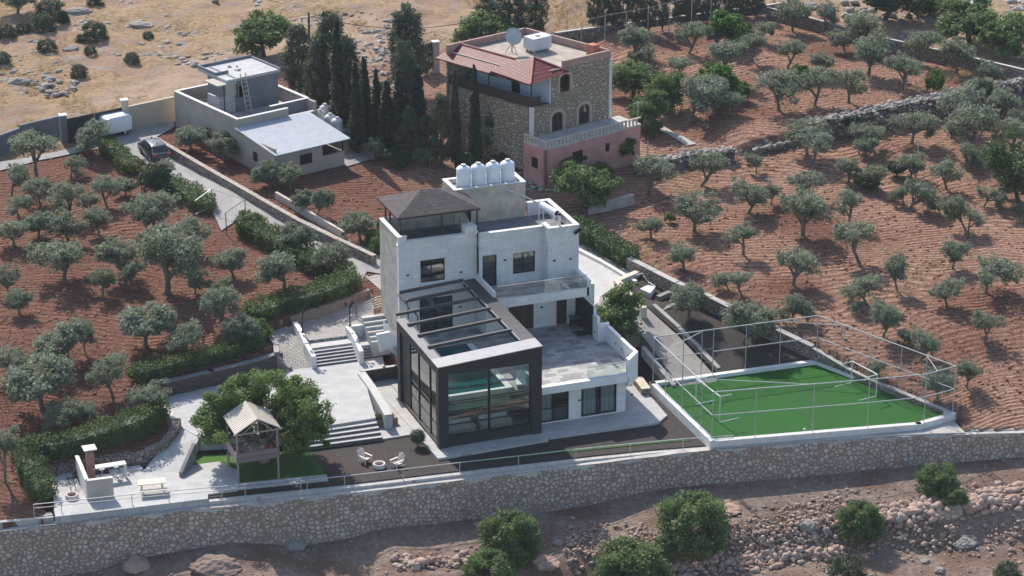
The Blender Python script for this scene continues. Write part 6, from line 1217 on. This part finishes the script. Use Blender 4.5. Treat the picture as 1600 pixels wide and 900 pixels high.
# hedges
def hedge(label,pts,w,h,mat=None,seed=1,zoff=0):
    # pts: (px,py,z of foot) centre line
    rg=np.random.default_rng(seed); q=[P(*p) for p in pts]; o0=q[0]; V=[]; core=MB()
    for a,b in zip(q[:-1],q[1:]):
        d=b-a; L_=np.linalg.norm(d[:2]); e=d/L_; n=np.array([-e[1],e[0],0]); k=int(L_*(w+2*h)*70)
        s=rg.random(k)*(L_+.3)-.15; t=rg.random(k); side=rg.random(k)*(w+2*h)
        off=np.where(side<h,-w/2,np.where(side<h+w,side-h-w/2,w/2)); zz=np.where(side<h,side,np.where(side<h+w,h,side-h-w))
        lump=1+.18*np.sin(s*2.3+seed)+.14*np.sin(s*5.1)+.13*rg.normal(size=k)+.16*(vnoise(s+seed*7,zz*2+off,.8,seed)-.5)
        c=a[None]+e[None]*s[:,None]+n[None]*(off*lump)[:,None]+np.array([0,0,1])[None]*(zz*(.94+.10*lump-.04))[:,None]
        V.append(leafcloud(rg,c-o0,np.full((k,3),.11),3,.15,.55,.2,.35))
        A_=[a-n*w*.36,b-n*w*.36,b+n*w*.36,a+n*w*.36]; core.prism([(p[0]-o0[0],p[1]-o0[1]) for p in A_],[a[2]-o0[2]-.3,b[2]-o0[2]-.3]*1+[b[2]-o0[2]-.3,a[2]-o0[2]-.3],[a[2]-o0[2]+h*.68,b[2]-o0[2]+h*.68,b[2]-o0[2]+h*.68,a[2]-o0[2]+h*.68])
    for e_ in(q[0],q[-1]): V.append(leafcloud(rg,[e_-o0+np.array([0,0,h*.52])],[(w*.5,w*.5,h*.55)],900,.15,.55,.8))
    v=np.concatenate(V); t=thing('hedge',label,'hedge',o0); npmesh('foliage',v,np.arange(len(v)).reshape(-1,4),mat or LH_,t); core.build('inner_growth',LD,t)
hedge('clipped green hedge running down to the wall at the far left of the patio',[(40,716,.7),(50,745,.4),(66,782,-.1)],1.5,1.3,seed=2)
hedge('long green hedge behind the barbecue patio',[(48,716,.8),(110,706,.9),(170,690,1.1),(228,668,1.4),(250,655,1.6)],1.5,1.5,seed=3)
hedge('loose green hedge on top of the dark wall above the upper patio',[(215,592,2.2),(270,578,2.2),(330,563,2.2),(392,545,2.2),(408,528,2.4)],1.6,1.0,seed=4)
hedge('green hedge along the pink wall beside the plaza',[(392,500,2.6),(440,484,2.8),(500,468,3.0),(548,448,3.1)],2.0,1.2,seed=5)
hedge('green hedge curving below the driveway at the villa corner',[(385,362,3.6),(420,380,3.4),(455,402,3.2),(500,425,3.1),(540,440,3.1)],1.8,1.3,seed=6)
hedge('dark green hedge along the upper driveway beside the grey car',[(160,226,4.2),(182,246,4.2),(206,268,4.1)],1.6,.85,seed=7)
hedge('dark green hedge between the conifer and the field gate',[(262,296,3.9),(295,312,3.8),(322,332,3.7)],1.8,1.2,seed=8)
hedge('tall clipped dark hedge right of the villa behind the pale drive',[(893,366,3.0),(930,384,3.0),(985,416,3.0)],1.5,1.5,leaf('hedge_dark_leaf',(.03,.07,.012),(.06,.115,.024),(.09,.15,.035),.15),seed=9)
hedge('small bright planter shrub beside the lower steps',[(592,655,.4),(606,652,.4)],.7,.35,LB,seed=10)
for k,(px,py,w) in enumerate(((598,355,20),(585,372,26),(590,384,22),(405,512,26),(394,532,30))): tree_px(px,py,w,px,py+12,BU,'shrub',['dark green bush against the left back corner of the villa','low bush by the villa left wall beside the driveway end','lowest bush at the driveway end by the villa','round hedge shrub at the plaza corner','hedge shrub at the bend above the upper patio'][k],'shrub','trees and shrubs round the houses')
# ================================================================== ROCKS
def scatter(n,fn): 
    out=[]
    while len(out)<n:
        p=fn()
        if p is not None: out.append(p)
    return out
rr_=random.Random(5)
def hill_pt():
    px=rr_.uniform(-20,640); py=rr_.uniform(-20,150); 
    dens=vnoise(px,py*1.8,46,3)
    if dens<.5 or (py>60+.15*(px-0) and px>120): return None
    q=G(px,py); return (q[0],q[1],q[2]+.02)
stuff(rocks('scattered_rocks',scatter(2200,hill_pt),M['rockgrey'],.12,1.1,.5,11),'grey limestone rocks scattered over the dry hillside','rocks')
def hill_pt2():
    px=rr_.uniform(1200,1620); py=rr_.uniform(-20,100); q=G(px,py)
    if q[1]<hill_y(q[0])+.5: return None
    return (q[0],q[1],q[2]+.02)
stuff(rocks('scattered_rocks',scatter(420,hill_pt2),M['rockgrey'],.2,1.5,.6,12),'pale rocks beyond the boundary wall at the top right','rocks')
def front_pt(x0,x1,y0,y1,dm=.8):
    def f():
        px=rr_.uniform(x0,x1); py=rr_.uniform(y0,y1); q=G(px,py)
        if q[1]>WL(q[0])-dm: return None
        return (q[0],q[1],q[2]+.02)
    return f
stuff(rocks('gravel_rubble',scatter(2200,front_pt(-20,1620,700,930)),M['rockmix'],.06,.32,.7,13),'small stones scattered over the dark ground below the wall','stones')
def bank(px0,py0,px1,py1,sp,n,seed,smin,smax,label):
    rb=random.Random(seed); pts=[]
    for _ in range(n):
        t=rb.random(); px=px0+(px1-px0)*t; py=py0+(py1-py0)*t+rb.gauss(0,sp)*.5; q=G(px+rb.gauss(0,6),py); 
        if q[1]>WL(q[0])-1.5: continue
        pts.append((q[0],q[1],q[2]+rb.uniform(0,.3)*(1-abs(py-(py0+(py1-py0)*t))/(sp*1.5))))
    stuff(rocks('rubble_bank',pts,M['rockpink'],smin,smax,.75,seed),label,'rubble')
bank(880,852,1180,842,34,1400,21,.07,.42,'pinkish rubble between the two dark shrubs'); bank(1180,842,1340,800,40,1500,22,.08,.5,'pinkish rubble bank left of the round bush')
bank(1340,815,1620,770,20,900,23,.15,1.0,'ridge of pink boulders rising to the right edge'); bank(1040,892,1320,862,16,900,24,.14,.7,'heaped pink stones along the bottom right'); bank(1330,842,1620,842,30,600,25,.08,.5,'loose pale stones at the bottom right'); bank(620,882,780,872,14,160,26,.2,.8,'small rubble heap left of the bottom centre shrub')
def boulder(s,seed,mat,flat):
    bm=bmesh.new(); bmesh.ops.create_icosphere(bm,subdivisions=4,radius=1); rg=random.Random(seed); pl=[]
    for _ in range(9):
        d=Vector((rg.gauss(0,1),rg.gauss(0,1),rg.gauss(0,1))).normalized(); pl.append((d,rg.uniform(.55,.85)))
    sx,sy=rg.uniform(.8,1.25),rg.uniform(.75,1.1)
    for v in bm.verts:
        c=v.co.copy()
        for d,k in pl:
            e=c.dot(d)-k
            if e>0: c-=d*e*.9
        n=float(vnoise(c.x*3+seed,c.y*3+c.z*2.3,.6,seed))-.5; n2=float(vnoise(c.x*9+seed,c.y*9+c.z*7,.7,seed+3))-.5; c*=1+.22*n+.09*n2
        v.co=Vector((c.x*s*.5*sx,c.y*s*.5*sy,c.z*s*.5*flat+s*.04))
    me=bpy.data.meshes.new('boulder'); bm.to_mesh(me); bm.free(); me.materials.append(mat); o=bpy.data.objects.new('boulder',me); COL.objects.link(o); return o
def wall_stones(pts,n,seed,label_parent,mat,smin,smax,wid,ht):
    rb=random.Random(seed); out=[]; q=[P(*p) for p in pts]
    for _ in range(n):
        k=rb.randrange(len(q)-1); t=rb.random(); c=q[k]*(1-t)+q[k+1]*t; out.append((c[0]+rb.gauss(0,wid*.45),c[1]+rb.gauss(0,wid*.45)-.1,c[2]-rb.random()**2*ht+.05))
    rocks('loose_stones',out,mat,smin,smax,.75,seed,label_parent)
W8=[(1264,190,5.4),(1328,177,5.5),(1417,159,5.6),(1502,141,5.7),(1583,126,5.8),(1680,106,5.9)]; W9=[(1000,258,4.4),(1040,247,4.5),(1090,237,4.6),(1140,231,4.7)]
for o in list(bpy.data.objects):
    lb=o.get('label','')
    if lb.startswith('long dry stone terrace wall'): wall_stones(W8,1500,61,o,M['rockgrey'],.2,.75,1.2,1.6)
    if lb.startswith('low rubble wall at the orchard edge'): wall_stones(W9,420,62,o,M['rockgrey'],.2,.7,1.1,1.2)
BIGR=[(1140,800,2.0,'rockpink','big pink boulder right of the dark broad shrub'),(1198,738,0,'',''),(340,888,3.2,'rockmix','largest flat pink boulder under the wall at left'),(215,885,2.2,'rockpink','pink boulder at the foot of the wall, far left'),(458,852,1.9,'rockgrey','tan slab boulder leaning on the wall base'),(850,882,2.4,'rockpink','wide pale boulder right of the bottom shrub'),(894,851,.9,'rockgrey','pale boulder left of a pair on the rubble'),(873,850,.8,'rockgrey','upright pale stone beside the pale boulder'),(1262,824,1.4,'rockgrey','round grey boulder on the rubble bank'),(1583,783,1.3,'rockpink','tall standing stone near the right edge'),(1470,893,1.0,'rockgrey','pair-topped grey rock at the bottom right'),(1444,878,.7,'rockgrey','small grey rock left of the bottom right pair'),(1510,850,2.0,'rockgrey','low grey outcrop at the right bottom'),(260,54,.9,'rockpink','rust red boulder on the dry hillside'),(1455,32,2.6,'rockgrey','large pale boulder beside the wild trees'),(1262,10,2.0,'rockgrey','pale boulder at the top edge above the boundary wall'),(30,130,2.4,'rockgrey','long grey outcrop at the left edge of the hillside'),(120,20,2.8,'rockgrey','long pale outcrop at the top of the hillside'),(220,42,2.6,'rockgrey','low flat outcrop in the middle of the hillside'),(110,78,2.0,'rockgrey','grey outcrop left of the middle of the hillside')]
for k,(px,py,s,mt,lab) in enumerate(BIGR):
    if not mt: continue
    q=G(px,py); o=boulder(s,50+k,M[mt],.62 if s<1.5 else .38); o.location=(q[0],q[1],q[2]); tag(o,lab,'boulder','boulders')
stuff(rocks('boundary_rubble',scatter(220,lambda:(lambda q:(q[0],q[1],q[2]+.1))(G(rr_.uniform(790,900),rr_.uniform(268,300)))),M['rockgrey'],.2,.7,.7,31),'grey rubble behind the villa below the pink storey','rubble')
stuff(rocks('boundary_rubble',scatter(260,lambda:(lambda px:(lambda q:(q[0],q[1],q[2]+.1))(G(px,262-.16*(px-1000)+rr_.gauss(0,4))))(rr_.uniform(1180,1262))),M['rockgrey'],.2,.8,.7,32),'tumbled rubble at the left end of the dry stone wall','rubble')
# dry grass tufts
def tuftmat(): return leaf('dry_grass',(.42,.30,.14),(.58,.44,.23),(.66,.52,.30),.25)
def tufts(label,n,fn,seed,h=.28):
    rg=np.random.default_rng(seed); c=np.array(scatter(n,fn)); c[:,2]+=h*.4
    v=leafcloud(rg,c,np.full((n,3),[.28,.28,h]),14,.22,.16,.2,0); o=npmesh('dry_grass',v,np.arange(len(v)).reshape(-1,4),M.setdefault('tuft',tuftmat())); stuff(o,label,'grass')
def hill_any():
    px=rr_.uniform(-20,1000); py=rr_.uniform(-25,200); q=G(px,py)
    if q[1]<hill_y(q[0])+.6 or vnoise(px,py*2,40,9)<.42 : return None
    if 55<py+0<150 and 120<px<620 and py>40+.0*px and vnoise(px,py,30,4)<.8: return None
    return tuple(q)
tufts('straw coloured dry grass on the hillside behind the houses',5200,hill_any,1,.2)
def or_pt():
    px=rr_.uniform(1000,1600); py=rr_.uniform(60,640); q=G(px,py)
    if vnoise(q[0],q[1],5,17)<.72 or q[1]>hill_y(q[0]): return None
    if px<1500 and py>560-.0*px and px<1490: return None
    return tuple(q)
tufts('dry grass patches between the olive trees of the right orchard',900,or_pt,2,.16)
def st_pt():
    px=rr_.uniform(1480,1600); py=rr_.uniform(104,134); return tuple(G(px,py))
tufts('yellow dry grass strip above the dry stone wall',500,st_pt,3,.25)
# ================================================================== AIR
TR_=RIGHT+LEFT; tpts=[]
for a_ in TR_:
    g_=G(a_[3],a_[4]); rr0=rr_.uniform(.3,.9)
    for _ in range(rr_.randrange(2,13)):
        an=rr_.uniform(0,6.28); q_=rr0*rr_.random()**.5; x_=g_[0]+q_*math.cos(an); y_=g_[1]+q_*math.sin(an); tpts.append((x_,y_,Hs(x_,y_)))
it=iter(tpts); tufts('dry weeds growing round the olive trunks',len(tpts),lambda:next(it),7,.14)
def orch(x0,x1,y0,y1):
    def f():
        q=G(rr_.uniform(x0,x1),rr_.uniform(y0,y1))
        if q[1]>hill_y(q[0])-.5 or q[1]<WL(q[0])+1 or q[2]<-.3: return None
        return (q[0],q[1],q[2]+.02)
    return f
M['clod']=rockmat('soil_clods',(.19,.085,.058),(.36,.20,.14))
stuff(rocks('soil_clods',scatter(5200,orch(980,1620,60,650)),M['clod'],.10,.38,.6,71),'lumps of ploughed soil in the right-hand orchard','soil')
stuff(rocks('soil_clods',scatter(3800,orch(-20,600,230,790)),M['clod'],.10,.34,.6,72),'lumps of ploughed soil in the left-hand orchard','soil')
stuff(rocks('pale_stones',scatter(1500,orch(-20,1620,120,790)),M['rockgrey'],.07,.22,.7,73),'small pale stones lying in the orchard soil','stones')
hm=bpy.data.materials.new('haze'); hm.use_nodes=True; nt=hm.node_tree; nt.nodes.clear(); out=N(nt,'ShaderNodeOutputMaterial'); pv=N(nt,'ShaderNodeVolumePrincipled'); pv.inputs['Color'].default_value=(.80,.86,.95,1); pv.inputs['Density'].default_value=.00011; nt.links.new(pv.outputs[0],out.inputs['Volume'])
o=MB().box(-260,360,-260,430,-40,100).build('haze',hm); stuff(o)
